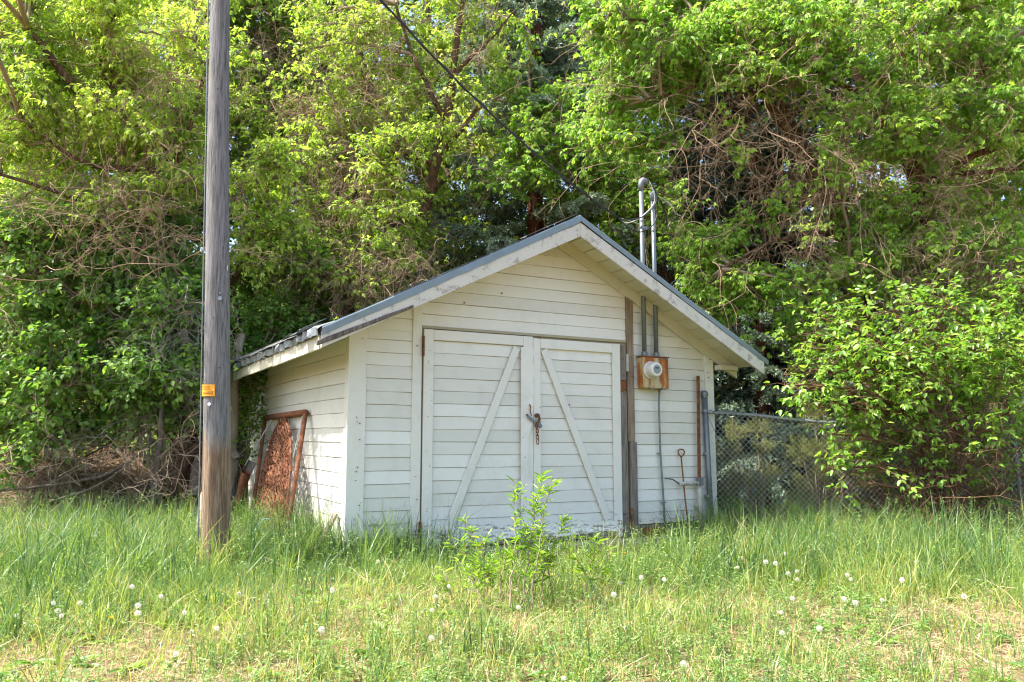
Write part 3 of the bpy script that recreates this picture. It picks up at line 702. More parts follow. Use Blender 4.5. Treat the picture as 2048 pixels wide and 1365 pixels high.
mb = MB(); mb.tube(arch, .013, 8); mb.tube([(BL+(TL-BL)*.1), (BL*.75+TL*.25)*1.0], .012, 6); mb.build('spring_arch', M['rustpaint'], fr, smooth=True)
B = Big(); RR = np.random.default_rng(41)
for i in range(30):      # wire springs / flat links inside the arch
    uu = .13+.74*i/29; vt = .02+.93*max(0, 1-((uu-.5)/.40)**2)**.38
    K = 60; vv = np.linspace(0, vt, K); pts = np.array([panel(uu+.012*math.sin(k_*1.7+i), q) for k_, q in enumerate(vv)])
    nd = np.cross(TR-TL, TL-BL); nd = nd/np.linalg.norm(nd); pts = pts+nd[None]*(.018*np.sin(np.arange(K)*2.1+i*.7))[:, None]
    tubes(B, pts[None], np.full((1, K), .0085), 4, RR.random(1))
n = 900; uu = RR.uniform(.13, .87, n); vt = .02+.93*np.maximum(0, 1-((uu-.5)/.40)**2)**.38; vv = RR.random(n)*vt
ps = np.array([panel(a, b) for a, b in zip(uu, vv)]); tan = nrm((TL-BL)[None]+RR.normal(0, .35, (n, 3))); nn = nrm(nd[None]+RR.normal(0, .5, (n, 3)))
leaves(B, ps, tan, nn, RR.uniform(.06, .13, n), RR.uniform(.02, .035, n), RR.random(n), 0, 0)
o = B.build('spring_panel', M['rust'], fr); q = o.modifiers.new('solid', 'SOLIDIFY'); q.thickness = .003
mb = MB(); mb.tube([wp(3.0, .08, 1.78), wp(3.2, .35, 1.2)], .007, 6); mb.tube([wp(1.5, .07, 1.8), wp(1.45, .2, 1.2), wp(1.2, .3, .7)], .006, 6); split(mb, 'tie_wire', M['whitecable'], fr)
# pale hose loop and short boards by the frame foot
t = empty('garden_hose', tuple(sw(.75, .62, .36)), 0, 'pale blue bent hose sticking out of the weeds by the rusty frame', 'hose')
mb = MB(); mb.tube(spline([(-.10, -.05, -.1), (-.09, -.04, .2), (-.02, 0, .36), (.05, .03, .37)], 14), .011, 8); mb.build('hose_tube', M['hose'], t, smooth=True)
def plank(name, a, b, wd, th, mat, label, cat='plank', group='scrap wood beside the shed'):
    a = np.array(a); b = np.array(b); O_ = (a[0], a[1], a[2]); ax = nrm((b-a)[None])[0]; wv = np.cross(ax, (0, 0, 1.)); wv = wv/np.linalg.norm(wv)*wd; tv = np.cross(ax, wv); tv = tv/np.linalg.norm(tv)*th
    mb = MB(); mb.beam((0, 0, 0), b-a, wv, tv, 6, .06); o = mb.build(name, M[mat], None, tuple(a), .003); tag(o, label, cat, group); return o
plank('plank', sw(.20, .30, .38), sw(.02+.25, .04, .80), .06, .03, 'bark_pale', 'short pale board propped on the left wall near the corner')
plank('plank', sw(.55, .50, .36), sw(.15, .38, .46), .12, .03, 'bark_pale', 'pale board lying in the weeds at the foot of the left wall')
plank('plank', at(470, 1010, 10.5), at(505, 925, 10.6), .25, .03, 'greywood', 'wide grey board leaning behind the rusty bed frame')
plank('plank', at(455, 1000, 10.9), at(478, 860, 11.2), .16, .04, 'darkwood', 'long dark board standing between pole and shed')
plank('plank', at(400, 1065, 8.6), at(412, 985, 8.9), .10, .03, 'bark_pale', 'pale splintered board half hidden by the left side of the pole')
t = empty('old_pipe', tuple(at(478, 1010, 10.2)), 0, 'rusty pipe end with pale coating beside the leaning boards', 'pipe')
O = at(478, 1010, 10.2); mb = MB(); mb.tube([(0, 0, 0), at(486, 968, 10.1)-O], .05, 10, False); mb.build('pipe_rust', M['rust'], t, smooth=True)
mb = MB(); mb.tube([at(486, 968, 10.1)-O, at(492, 945, 10.05)-O], .053, 10, False); o = mb.build('pipe_coating', M['rustpaint'], t, smooth=True)

# ------------------------------------------------------------------ utility pole
pb = at(430, 1100, 7.4); ptop = at(440, 0, 7.4); dirp = (ptop-pb)/(ptop[2]-pb[2])
zb = float(G(pb[0], pb[1])); pbase = pb+dirp*(zb-pb[2])
up_ = empty('utility_pole', tuple(pbase), 0, 'tall grey weathered wooden utility pole left of the shed', 'utility pole')
K = 60; Hp = 9.2; mb = MB(); RR = np.random.default_rng(51)
def prad(z): return .125-.0072*z
pts = [dirp*z+np.array([.004*math.sin(z*1.3), .004*math.cos(z*.9), 0]) for z in np.linspace(-.6, Hp, K)]
sides = 40; prof = 1+.018*RR.normal(size=sides); prof = .5*prof+.25*np.roll(prof, 1)+.25*np.roll(prof, -1)
for i, p_ in enumerate(pts):
    z = -.6+(Hp+.6)*i/(K-1)
    for j in range(sides):
        a = 2*PI*j/sides+z*.02; rr = prad(z)*(prof[j]+.010*math.sin(3*a+z*.7)); mb.v.append((p_[0]+rr*math.cos(a), p_[1]+rr*math.sin(a), p_[2])); mb.r.append(.5)
for i in range(K-1):
    for j in range(sides): mb.f.append((i*sides+j, i*sides+(j+1) % sides, (i+1)*sides+(j+1) % sides, (i+1)*sides+j))
mb.f.append(tuple((K-1)*sides+j for j in range(sides)))
mb.build('pole_shaft', M['pole'], up_, smooth=True)
def on_pole(px, py, out=.0):      # local point on the pole's visible face near a measured spot
    c = at(px, py, 7.4); z = c[2]-zb; ax = dirp*z; dx = c[0]-pbase[0]-ax[0]; r_ = prad(z)+out; dx = max(-r_*.96, min(r_*.96, dx*.985))
    return np.array([ax[0]+dx, ax[1]-math.sqrt(max(r_*r_-dx*dx, 0)), z])
# tag bent round the pole
mb = MB(); nn_ = 9
for k_, rr in ((0, .007), (1, .010)):
    for i in range(nn_+1):
        for py in (771, 794):
            mb.v.append(tuple(on_pole(408.5+31*i/nn_, py+.6*i/nn_, rr))); mb.r.append(.5)
s0 = (nn_+1)*2
for i in range(nn_):
    a = i*2; mb.f.append((a+s0+1, a+s0+3, a+s0+2, a+s0)); mb.f.append((a, a+2, a+3, a+1)); mb.f.append((a, a+s0, a+s0+2, a+2)); mb.f.append((a+1, a+3, a+s0+3, a+s0+1))
mb.f.append((0, 1, s0+1, s0)); a = nn_*2; mb.f.append((a, a+s0, a+s0+1, a+1))
tg = mb.build('number_tag', M['tag'], up_)
def text_on(parent, body, px0, px1, py0, py1, mat):
    cu = bpy.data.curves.new('t', 'FONT'); cu.body = body; cu.size = 1; cu.extrude = 0; ob = bpy.data.objects.new('t', cu); COL.objects.link(ob)
    dg = bpy.context.evaluated_depsgraph_get(); me = bpy.data.meshes.new_from_object(ob.evaluated_get(dg)); bpy.data.objects.remove(ob)
    co = np.zeros(len(me.vertices)*3, np.float32); me.vertices.foreach_get('co', co); co = co.reshape(-1, 3)
    x0, x1, y0, y1 = co[:, 0].min(), co[:, 0].max(), co[:, 1].min(), co[:, 1].max()
    out = np.array([on_pole(px0+(px1-px0)*(c_[0]-x0)/(x1-x0), py1+(py0-py1)*(c_[1]-y0)/(y1-y0), .0125) for c_ in co])
    me.vertices.foreach_set('co', out.astype(np.float32).ravel()); me.materials.clear(); me.materials.append(mat); me.name = 'lettering'
    link(bpy.data.objects.new('lettering', me), parent)
text_on(tg, 'PACIFICORP', 409.7, 430.5, 774.5, 777.4, M['ink']); text_on(tg, 'DISTRICT#', 409.7, 430.5, 779.2, 782.3, M['ink']); text_on(tg, '116602', 409, 436, 785, 791, M['ink'])
mb = MB(); a = on_pole(437.2, 782, .009); mb.tube([a, a+np.array([0, -.008, 0])], .0055, 8); mb.build('tag_nail', M['silver'], up_)
mb = MB(); c = on_pole(428, 810, .004); mb.raw([c+np.array([0, 0, .018]), c+np.array([.018, -.001, 0]), c+np.array([0, 0, -.018]), c+np.array([-.018, .001, 0])]+[c+np.array([0, -.004, .018]), c+np.array([.018, -.005, 0]), c+np.array([0, -.004, -.018]), c+np.array([-.018, -.003, 0])], [(0, 1, 2, 3), (7, 6, 5, 4), (0, 4, 5, 1), (1, 5, 6, 2), (2, 6, 7, 3), (3, 7, 4, 0)])
mb.build('reflector', M['silver'], up_)
mb = MB(); c = on_pole(448, 601, .002)
mb.tube([c+np.array([0, .01, .0]), c+np.array([0, -.012, 0])], .020, 12); mb.tube([c+np.array([0, .01, .045]), c+np.array([0, -.016, .045])], .008, 8); mb.build('metal_fitting', M['galvdark'], up_)
mb = MB()
for px, py in ((427, 118), (442, 187), (437, 249), (432, 306), (429, 349), (427, 158), (446, 738), (435, 640), (452, 500), (430, 560)):
    c = on_pole(px, py, .0); mb.tube([c+np.array([0, .02, 0]), c+np.array([0, -.0015, 0])], .007, 8)
split(mb, 'bolt_hole', M['dark'], up_)
mb = MB(); pts = [dirp*z+np.array([-prad(z)-.006, -.045, 0]) for z in np.linspace(-.1, Hp, 40)]; mb.tube(pts, .006, 6); mb.build('ground_wire', M['galvdark'], up_, smooth=True)
mb = MB(); c = on_pole(455, 540, .0); mb.tube([c, c+np.array([.03, -.03, .02]), c+np.array([.035, -.04, -.03])], .004, 5); mb.build('wire_staple', M['galvdark'], up_)

# ------------------------------------------------------------------ chain-link fence
fz = empty('chain_link_fence', tuple(at(1413, 1040, 10.05)), 0, 'sagging chain-link fence with bent top rail right of the shed', 'fence')
O = at(1413, 1040, 10.05)
def fp(x, z, dy=0.0): return np.array([x, 10.05+dy-(x-2.3)*.03, z])-O
rail = spline([(2.33, 1.86, 0), (2.9, 1.82, -.01), (3.45, 1.755, -.04), (3.9, 1.735, -.06), (4.3, 1.85, -.04), (4.8, 1.98, 0), (5.4, 2.02, 0), (6.0, 2.03, 0), (8.4, 2.03, 0)], 60)
def railz(x): return np.interp(x, rail[:, 0], rail[:, 1])
def raily(x): return np.interp(x, rail[:, 0], rail[:, 2])
mb = MB(); mb.tube([fp(a, b, c_) for a, b, c_ in rail], .021, 10); mb.build('top_rail', M['galv'], fz, smooth=True)
for x, z1, lean in ((2.325, 2.03, -.02), (5.93, 2.02, -.03), (8.3, 2.03, 0)):
    g = float(G(x, 10.0)); mb = MB(); mb.tube([fp(x+lean*-2, g-.05, -.01), fp(x, z1, .0)], .032 if x < 3 else .028, 12); o = mb.build('fence_post', M['galvdark'], fz, smooth=True)
    if x < 3:
        mb = MB(); mb.tube([fp(x, z1+q*.09, .0) for q in (0, .05, .1, .3, .6, .9, 1.0)], [.036, .038, .030, .042, .044, .028, .006], 14); mb.build('post_cap', M['galvdark'], o, smooth=True)
        mb = MB()
        for zz in (1.86, 1.35, .85): mb.tube([fp(x, zz, 0), fp(x, zz+.025, 0)], .037, 12)
        split(mb, 'tension_band', M['galv'], o)
B = Big(); pitch = .066; x0, x1 = 2.36, 8.2; nw = int((x1-x0)/pitch); zbot = .47
for i in range(2*nw):
    for ph in (i % 2,):
        K = 2*20+1; t = np.arange(K)/(K-1)
        xs = x0+i*pitch/2+(pitch/2)*((np.arange(K)+ph) % 2)
        zt = railz(xs)+.015; zz = zbot+(zt-zbot)*t
        yy = raily(xs)*t+.035*np.sin(xs*2.1)*np.sin(t*PI)+.006*((np.arange(K) % 2)*2-1)*(1 if ph else -1)
        P = np.stack([xs, 10.03+yy-(xs-2.3)*.03, zz], -1)-O
        tubes(B, P[None], np.full((1, K), .0023), 4)
B.build('wire_mesh', M['galv_light'], fz)
mb = MB()
mb.tube([p_ for p_ in spline([fp(2.35, 1.80, -.05), fp(2.48, 1.50, -.08), fp(2.72, 1.22, -.10), fp(3.05, 1.10, -.10), fp(3.4, 1.15, -.1), fp(3.6, 1.3, -.06)], 26)], .0035, 5)
mb.tube([p_ for p_ in spline([fp(2.4, 1.87, -.04), fp(2.75, 1.84, -.05), fp(3.1, 1.64, -.08), fp(3.4, 1.60, -.08), fp(3.75, 1.72, -.05)], 26)], .0035, 5)
mb.tube([fp(2.4+.12*i, railz(2.4+.12*i)+.03*(i % 2), -.03) for i in range(30)], .0022, 4); split(mb, 'tension_wire', M['galv'], fz, smooth=True)
mb = MB(); RR = np.random.default_rng(61)
for i in range(56):
    x = 2.42+i*.066; z = railz(x)+.02; a = RR.uniform(-.03, .03); mb.tube([fp(x, z-.02, 0), fp(x+a*.5, z+.015, -.01), fp(x+a, z+.035+RR.uniform(0, .015), -.015+RR.uniform(-.01, .01))], .0022, 4)
split(mb, 'wire_barb', M['hose'], fz)
t = empty('concrete_curb', (4.2, 9.62, .3), 0, 'low pale concrete curb under the right part of the fence', 'curb')
mb = MB(); mb.beam((-.6, .12, .05), (5.5, -.15, .07), (0, .16, 0), (0, 0, .34), 30, .06); mb.build('curb_block', M['concrete'], t, bevel=.01)

# ------------------------------------------------------------------ vegetation generators
def limb_pts(pts, n=28, wob=.02, seed=0):
    r_ = np.random.default_rng(seed); P = spline([(*at(a, b, c_), d) for a, b, c_, d in pts], n)
    w_ = r_.normal(0, 1, (n, 3)); w_ = (w_+np.roll(w_, 1, 0)+np.roll(w_, 2, 0))/3; P[:, :3] += w_*wob*np.minimum(1, P[:, 3:4]*20+.3); return P
def bez(a, b, lift, K, r_):
    t = np.linspace(0, 1, K)[None, :, None]; mid = (a+b)/2+lift; a = a[:, None]; b = b[:, None]; mid = mid[:, None]
    P = (1-t)**2*a+2*t*(1-t)*mid+t*t*b
    return P+r_.normal(0, 1, P.shape)*.012*np.sin(t*PI)*np.linalg.norm(b-a, axis=-1, keepdims=True)
def foliage(BT, BL, clumps, anchors, spec, seed):
    """clumps (px,py,depth,rx,rz,twigs); branch -> side branches -> twigs -> leaf sprays"""
    r_ = np.random.default_rng(seed); L = spec['L']; Wr = spec['W']; nl = spec.get('leaflets', 3); droop = spec.get('droop', .5)
    for (px, py, Yd, rx, rz, nt_) in clumps:
        nt_ = int(nt_*spec.get('mul', 1)); C = at(px, py, Yd); ry = rx*.9
        d = np.linalg.norm(anchors[:, :3]-C, axis=1)+np.maximum(anchors[:, 2]-C[2], 0)*1.5; A_ = anchors[np.argmin(d), :3]
        big = bez(A_[None], C[None], np.array([[0, 0, .15*np.linalg.norm(C-A_)]]), 9, r_)
        tubes(BT, big, np.linspace(min(.035, .012+.012*np.linalg.norm(C-A_)), .009, 9)[None], 5)
        ns = max(4, nt_//5); dirs = rvec(ns, r_); rad = r_.random(ns)**.55*1.3; E = C+dirs*rad[:, None]*np.array([rx, ry, rz])*.9
        S = big[0, r_.integers(4, 9, ns)]; sec = bez(S, E, np.stack([0*rad, 0*rad, .12*rad], -1), 6, r_)
        tubes(BT, sec, np.linspace(.007, .0035, 6)[None].repeat(ns, 0), 3)
        idx = r_.integers(0, ns, nt_); kk = r_.integers(2, 6, nt_); s0 = sec[idx, kk]
        tdir = nrm(rvec(nt_, r_)*np.array([1, 1, .7])+nrm(s0-C)*.8+np.array([0, 0, .15])); ln = r_.uniform(.12, .34, nt_)*spec.get('tw', 1)
        e0 = s0+tdir*ln[:, None]; tw = bez(s0, e0, np.stack([0*ln, 0*ln, ln*.18], -1), 4, r_); tw[:, -1, 2] -= ln*.2*droop
        tubes(BT, tw, np.linspace(.0035, .0018, 4)[None].repeat(nt_, 0), 3)
        nn2 = spec.get('nodes', 4); ts = r_.uniform(.3, 3, (nt_, nn2)); i0 = np.minimum(ts.astype(int), 2); f_ = (ts-i0)[..., None]
        ar = np.arange(nt_)[:, None]; node = (tw[ar, i0]*(1-f_)+tw[ar, i0+1]*f_).reshape(-1, 3); td = np.repeat(tdir, nn2, 0); N = len(node)
        pd = nrm(td*.5+rvec(N, r_)*.7+np.array([0, 0, -droop*.5])); up = nrm(np.array([0, 0, 1.])+rvec(N, r_)*.45+np.array([-.25, -.15, 0]))
        sd = nrm(np.cross(pd, up)); crnd = r_.random(); lr = np.clip(.35*crnd+.65*r_.random(N), 0, 1); pl = r_.uniform(.3, .8, N)*L
        for j in range(nl):
            a = (j-(nl-1)/2)*spec.get('fan', .8); dd = nrm(pd*math.cos(a)+sd*math.sin(a)+np.array([0, 0, -droop*.45])+rvec(N, r_)*.15)
            base = node+pd*pl[:, None]*(1 if abs(a) < .1 else .75)
            Lj = L*r_.uniform(.65, 1.2, N)*(1.1 if abs(a) < .1 else .85); nu = nrm(up+rvec(N, r_)*.35)
            leaves(BL, base, dd, nu, Lj, Lj*Wr, np.clip(lr+r_.normal(0, .08, N), 0, 1), .12, spec.get('curl', .2))
def tangle(BT, starts, n, ln, seed, curl=.5, rad=.006, down=.3, K=12, bias=(0, 0, 0), kids=4, gen=2):
    r_ = np.random.default_rng(seed); P0_ = starts[r_.integers(0, len(starts), n), :3]
    d = nrm(rvec(n, r_)+np.array(bias)); L_ = r_.uniform(.5, 1.2, n)*ln
    for g in range(gen+1):
        N = len(P0_); P = np.zeros((N, K, 3)); P[:, 0] = P0_; dd = d.copy(); ax = rvec(N, r_)*curl
        for k_ in range(1, K):
            dd = nrm(dd+np.cross(ax, dd)*.35+r_.normal(0, .10, (N, 3))+np.array([0, 0, -down*.12])); P[:, k_] = P[:, k_-1]+dd*(L_/(K-1))[:, None]
        tubes(BT, P, np.linspace(rad, rad*.45, K)[None].repeat(N, 0), 4 if g == 0 else 3, r_.random(N))
        idx = np.repeat(np.arange(N), kids); kk = r_.integers(3, K, len(idx)); P0_ = P[idx, kk]; tdir = nrm(P[idx, kk]-P[idx, kk-1]); d = nrm(tdir+rvec(len(idx), r_)*.9); L_ = L_[idx]*r_.uniform(.25, .5, len(idx)); rad *= .62
def spots(x0, y0, x1, y1, Ya, Yb, n, seed):
    r_ = np.random.default_rng(seed); return [(r_.uniform(x0, x1), r_.uniform(y0, y1), r_.uniform(Ya, Yb)) for _ in range(n)]
def rect_clumps(x0, y0, x1, y1, Ya, Yb, n, r, nt_, seed, jit=1.0):
    r_ = np.random.default_rng(seed); nxr = max(1, int(round(math.sqrt(n*(x1-x0)/(y1-y0))))); nyr = max(1, int(round(n/nxr))); out = []
    for i in range(nxr):
        for j in range(nyr):
            px = x0+(x1-x0)*(i+.5+r_.uniform(-.5, .5)*jit)/nxr; py = y0+(y1-y0)*(j+.5+r_.uniform(-.5, .5)*jit)/nyr
            s_ = r_.uniform(.7, 1.25); out.append((px, py, r_.uniform(Ya, Yb), r*s_, r*s_*r_.uniform(.6, .9), max(8, int(nt_*s_))))
    return out
def tree(name, label, cat, group, limbs, clumps, spec, bark='bark', seed=1, bare=(), twigmat='twig'):
    LP = [limb_pts(l, seed=seed*13+i) for i, l in enumerate(limbs)]; O_ = LP[0][0, :3].copy(); O_[2] = float(G(O_[0], O_[1]))
    e = empty(name, tuple(O_), 0, label, cat, group)
    TB = Big()
    for l in LP: tubes(TB, l[None, :, :3], l[None, :, 3], 12)
    if LP[0][0, 2] > O_[2]-.1:     # carry the first limb down into the ground
        a = LP[0][0]; g = np.array([*O_, a[3]*1.25]); g[2] -= .2; seg = np.linspace(g, a, 6); tubes(TB, seg[None, :, :3], seg[None, :, 3], 12)
    TB.build('trunk', M[bark], e, O_, True)
    BT, BL_ = Big(), Big(); foliage(BT, BL_, clumps, np.vstack(LP), spec, seed)
    BT.build('branches', M[twigmat], e, O_); BL_.build('crown', M[spec['mat']], e, O_)
    bare = list(bare)+[(None, 60, 1.3, dict(curl=.6, rad=.0055, down=.4))]
    if bare:
        BD = Big()
        for k_, (st, n_, ln, kw) in enumerate(bare):
            st = np.array([at(*s_) for s_ in st]) if st is not None else np.vstack(LP)
            tangle(BD, st, n_, ln, seed*7+k_, **kw)
        BD.build('bare_twigs', M['deadtwig'], e, O_)
    return e
ELD = dict(mat='lf_elder', L=.068, W=.48, leaflets=3, fan=.85, droop=.75, nodes=4, mul=1.35)
ELR = dict(mat='lf_elder_r', L=.080, W=.48, leaflets=4, fan=.7, droop=.95, nodes=4, mul=1.35)
DRK = dict(mat='lf_dark', L=.085, W=.72, leaflets=2, fan=1.1, droop=.3, nodes=8, tw=1.9, mul=1.6)
UND = dict(mat='lf_under', L=.062, W=.95, leaflets=1, fan=1, droop=.5, nodes=7, tw=1.1, mul=1.8)
def R_(*a, **k_): return rect_clumps(*a, **k_)
TG = 'trees on the bank behind the shed'
# ---- left box elder, leaning up to the left
tree('box_elder', 'leaning box elder with bright yellow-green leaves filling the upper left corner', 'tree', TG,
     [[(475, 760, 12.2, .16), (452, 600, 11.6, .14), (430, 500, 11.2, .12), (400, 400, 11.0, .10), (350, 330, 10.8, .085), (256, 240, 10.5, .07), (157, 180, 10.3, .055), (60, 60, 10.0, .04)],
      [(400, 400, 11.0, .06), (330, 345, 10.7, .045), (180, 330, 10.3, .03), (40, 240, 10.0, .02)],
      [(256, 240, 10.5, .05), (200, 120, 10.4, .03), (230, 0, 10.0, .025), (210, -200, 9.2, .02)],
      [(430, 500, 11.2, .06), (320, 440, 10.6, .045), (170, 400, 10.2, .03), (0, 350, 9.9, .02)],
      [(350, 330, 10.8, .04), (390, 220, 10.6, .03), (420, 110, 10.5, .02)],
      [(452, 600, 11.6, .06), (520, 420, 11.2, .03), (545, 330, 11.0, .02)]],
     R_(-90, -60, 260, 300, 9.6, 10.8, 28, .44, 60, 1)+R_(-60, 250, 330, 420, 11.2, 12.6, 12, .5, 50, 6)+R_(-60, -60, 420, 260, 11.4, 12.6, 16, .5, 50, 7)+R_(200, 60, 420, 420, 9.9, 11, 17, .36, 50, 2)+R_(0, 280, 300, 480, 9.8, 10.8, 9, .32, 36, 3)+R_(460, 290, 590, 470, 10.6, 11.4, 8, .28, 36, 4)+R_(470, 460, 600, 560, 10.8, 11.4, 4, .26, 36, 5)
     +[(*px_of(x_, y_, z_), y_, .5, .4, 34) for x_, y_, z_ in ((-5.4, 7.6, 6.9), (-5.9, 8.6, 7.2), (-6.4, 9.6, 7.5), (-6.3, 7.4, 6.9), (-5.2, 6.6, 6.2))],  # unseen clumps above the frame, added to shade the pole and dapple the left wall
     ELD, 'bark', 1, [(spots(-20, 330, 400, 560, 9.6, 10.4, 34, 5), 110, 1.1, dict(curl=.55, rad=.006, bias=(-.2, -.1, 0))), (spots(0, 20, 400, 330, 9.6, 10.4, 26, 6), 60, .9, dict(curl=.45, rad=.005))])
# ---- middle box elder
tree('box_elder', 'slender box elder with curved brown trunk rising behind the left roof slope', 'tree', TG,
     [[(790, 600, 13.2, .12), (815, 520, 13.0, .11), (850, 420, 12.8, .10), (868, 330, 12.6, .085), (890, 240, 12.5, .075), (905, 150, 12.4, .06), (920, 40, 12.3, .045), (935, -60, 12.2, .03)],
      [(815, 520, 13.0, .06), (770, 440, 12.6, .045), (790, 350, 12.4, .03), (800, 250, 12.3, .02)],
      [(868, 330, 12.6, .05), (820, 310, 12.4, .03), (740, 300, 12.2, .02)],
      [(890, 240, 12.5, .05), (830, 120, 12.3, .03), (790, 10, 12.1, .02)], [(905, 150, 12.4, .04), (980, 80, 12.2, .02), (1030, 20, 12, .012)],
      [(868, 330, 12.6, .04), (950, 225, 12.3, .03), (960, 215, 12.2, .02)], [(815, 520, 13, .04), (720, 480, 12.3, .03), (640, 400, 12, .02)]],
     R_(580, 270, 900, 560, 11.6, 13.0, 26, .38, 50, 11)+R_(590, -60, 950, 260, 11.9, 12.9, 24, .38, 44, 12)+R_(580, 480, 760, 600, 11.4, 12.4, 8, .32, 44, 13)+R_(900, 30, 1010, 200, 11.9, 12.6, 4, .3, 22, 14),
     ELD, 'bark', 2, [([(700, 260, 12.6), (720, 330, 12.6), (690, 420, 12.4), (760, 200, 12.8)], 60, 1.1, dict(curl=.7, rad=.006)), (spots(630, 510, 880, 630, 11.2, 12.0, 30, 17), 110, .75, dict(curl=.6, rad=.006, down=.2)), (spots(600, 330, 860, 600, 11.4, 12.2, 30, 7), 90, .8, dict(curl=.6, rad=.005)), (spots(620, 20, 900, 330, 11.6, 12.4, 24, 8), 60, .9, dict(curl=.5, rad=.005))])
# ---- old bare leaning trunk at the centre left with dead twigs
tree('dead_tree', 'brown leaning trunk with bare grey twigs between the dark tree and the slender box elder', 'tree', TG,
     [[(800, 520, 14.0, .15), (790, 400, 13.8, .14), (775, 270, 13.6, .13), (740, 190, 13.5, .12), (715, 110, 13.4, .10), (690, 20, 13.3, .08), (670, -60, 13.2, .06)],
      [(775, 270, 13.6, .07), (730, 330, 13.2, .05), (700, 420, 13, .04), (660, 480, 12.9, .02)], [(740, 190, 13.5, .05), (640, 220, 13.1, .03), (600, 300, 13, .02)]],
     R_(600, 20, 780, 180, 13.0, 14, 7, .4, 28, 21), dict(ELD, mat='lf_elder'), 'bark_grey', 3,
     [([(700, 300, 13), (680, 400, 12.9), (640, 250, 13), (740, 250, 13.2), (600, 200, 13)], 120, 1.2, dict(curl=.8, rad=.007, down=1.0)), (None, 60, 1.0, dict(curl=.6, rad=.007))])
# ---- dark green trees behind
for i, (lab, lim, cl) in enumerate((
    ('dark green leafy tree behind the utility pole at the top left', [[(330, 700, 16, .2), (340, 400, 15.6, .17), (350, 150, 15.4, .12), (340, -80, 15.2, .07)], [(340, 400, 15.6, .1), (250, 250, 15.2, .06), (200, 60, 15, .03)], [(350, 150, 15.4, .07), (400, 60, 15, .04), (395, -50, 15, .03)]],
     R_(-60, -80, 430, 480, 14.0, 16.5, 44, .8, 90, 31)),
    ('dark green leafy tree right of the utility pole with many thin stems', [[(520, 700, 16, .2), (525, 400, 15.5, .16), (540, 150, 15.3, .12), (560, -80, 15, .07)], [(525, 400, 15.5, .09), (600, 200, 15.2, .06), (640, 40, 15, .03)], [(540, 150, 15.3, .06), (490, 20, 15, .04), (480, -60, 15, .03)]],
     R_(430, -80, 720, 420, 14.2, 16.2, 32, .75, 90, 32)),
    ('shadowy tree behind the slender box elder at the top centre', [[(880, 700, 18.5, .22), (870, 400, 18, .18), (850, 150, 17.6, .13), (860, -80, 17.5, .08)], [(870, 400, 18, .1), (780, 250, 17.5, .06), (700, 250, 17.2, .03)], [(850, 150, 17.6, .07), (930, 40, 17.4, .04), (990, -40, 17, .03)]],
     R_(640, 100, 1100, 620, 16.5, 18.5, 44, 1.0, 90, 33)+R_(520, -80, 730, 130, 16.5, 18.5, 9, .9, 90, 34)+R_(850, -80, 1100, 120, 16.5, 18.5, 9, .9, 90, 35)))):
    tree('shade_tree', lab, 'tree', TG, lim, cl, DRK, 'bark_grey', 30+i, [(None, 60, 1.5, dict(curl=.5, rad=.009))])
# ---- right hand box elders
RC_ = [[(1745, 760, 12.4, .13), (1728, 640, 12.0, .12), (1712, 540, 11.8, .11), (1690, 460, 11.6, .10), (1640, 370, 11.3, .10), (1580, 270, 11.1, .09), (1535, 200, 11.0, .07), (1480, 120, 10.8, .05), (1400, 40, 10.6, .03)],
       [(1712, 540, 11.8, .08), (1670, 380, 11.5, .07), (1610, 290, 11.3, .06), (1560, 200, 11.1, .05), (1540, 100, 11, .03)],
       [(1640, 370, 11.3, .05), (1500, 330, 10.8, .03), (1380, 300, 10.5, .015)], [(1535, 200, 11, .04), (1420, 170, 10.6, .025), (1290, 200, 10.4, .015)],
       [(1690, 460, 11.6, .05), (1560, 480, 11, .03), (1440, 540, 10.6, .02)], [(1480, 120, 10.8, .04), (1350, 60, 10.4, .025), (1220, 30, 10.2, .015)]]
tree('box_elder', 'forked box elder with twin brown trunks above the right end of the roof', 'tree', TG, RC_,
     R_(1180, -60, 1520, 150, 9.9, 11.2, 22, .42, 56, 41)+R_(1150, 120, 1330, 330, 10.6, 11.6, 13, .38, 52, 42)+R_(1330, 70, 1640, 200, 10.1, 11.0, 11, .34, 44, 43)+R_(1360, 460, 1500, 640, 10.6, 11.2, 9, .28, 44, 44)+R_(1560, 520, 1720, 700, 10.6, 11.6, 9, .3, 40, 45)
     +R_(1450, 560, 1560, 680, 10.8, 11.4, 3, .24, 30, 46)+[(1640, 240, 10.9, .22, .2, 20), (1500, 330, 10.4, .2, .15, 12), (1600, 360, 10.5, .2, .15, 14), (1430, 260, 10.4, .22, .15, 14), (1550, 440, 10.6, .2, .15, 12)],
     ELR, 'bark', 4, [(spots(1400, 170, 1680, 330, 10.3, 11, 40, 9), 46, 1.6, dict(curl=.4, rad=.006, down=.8, bias=(-.35, -.1, -.1))), (spots(1330, 300, 1680, 560, 10.4, 11.2, 40, 10), 44, 1.2, dict(curl=.45, rad=.0045, down=.6)), (spots(1200, 20, 1650, 180, 9.8, 10.6, 26, 12), 50, 1.0, dict(curl=.4, rad=.005))])
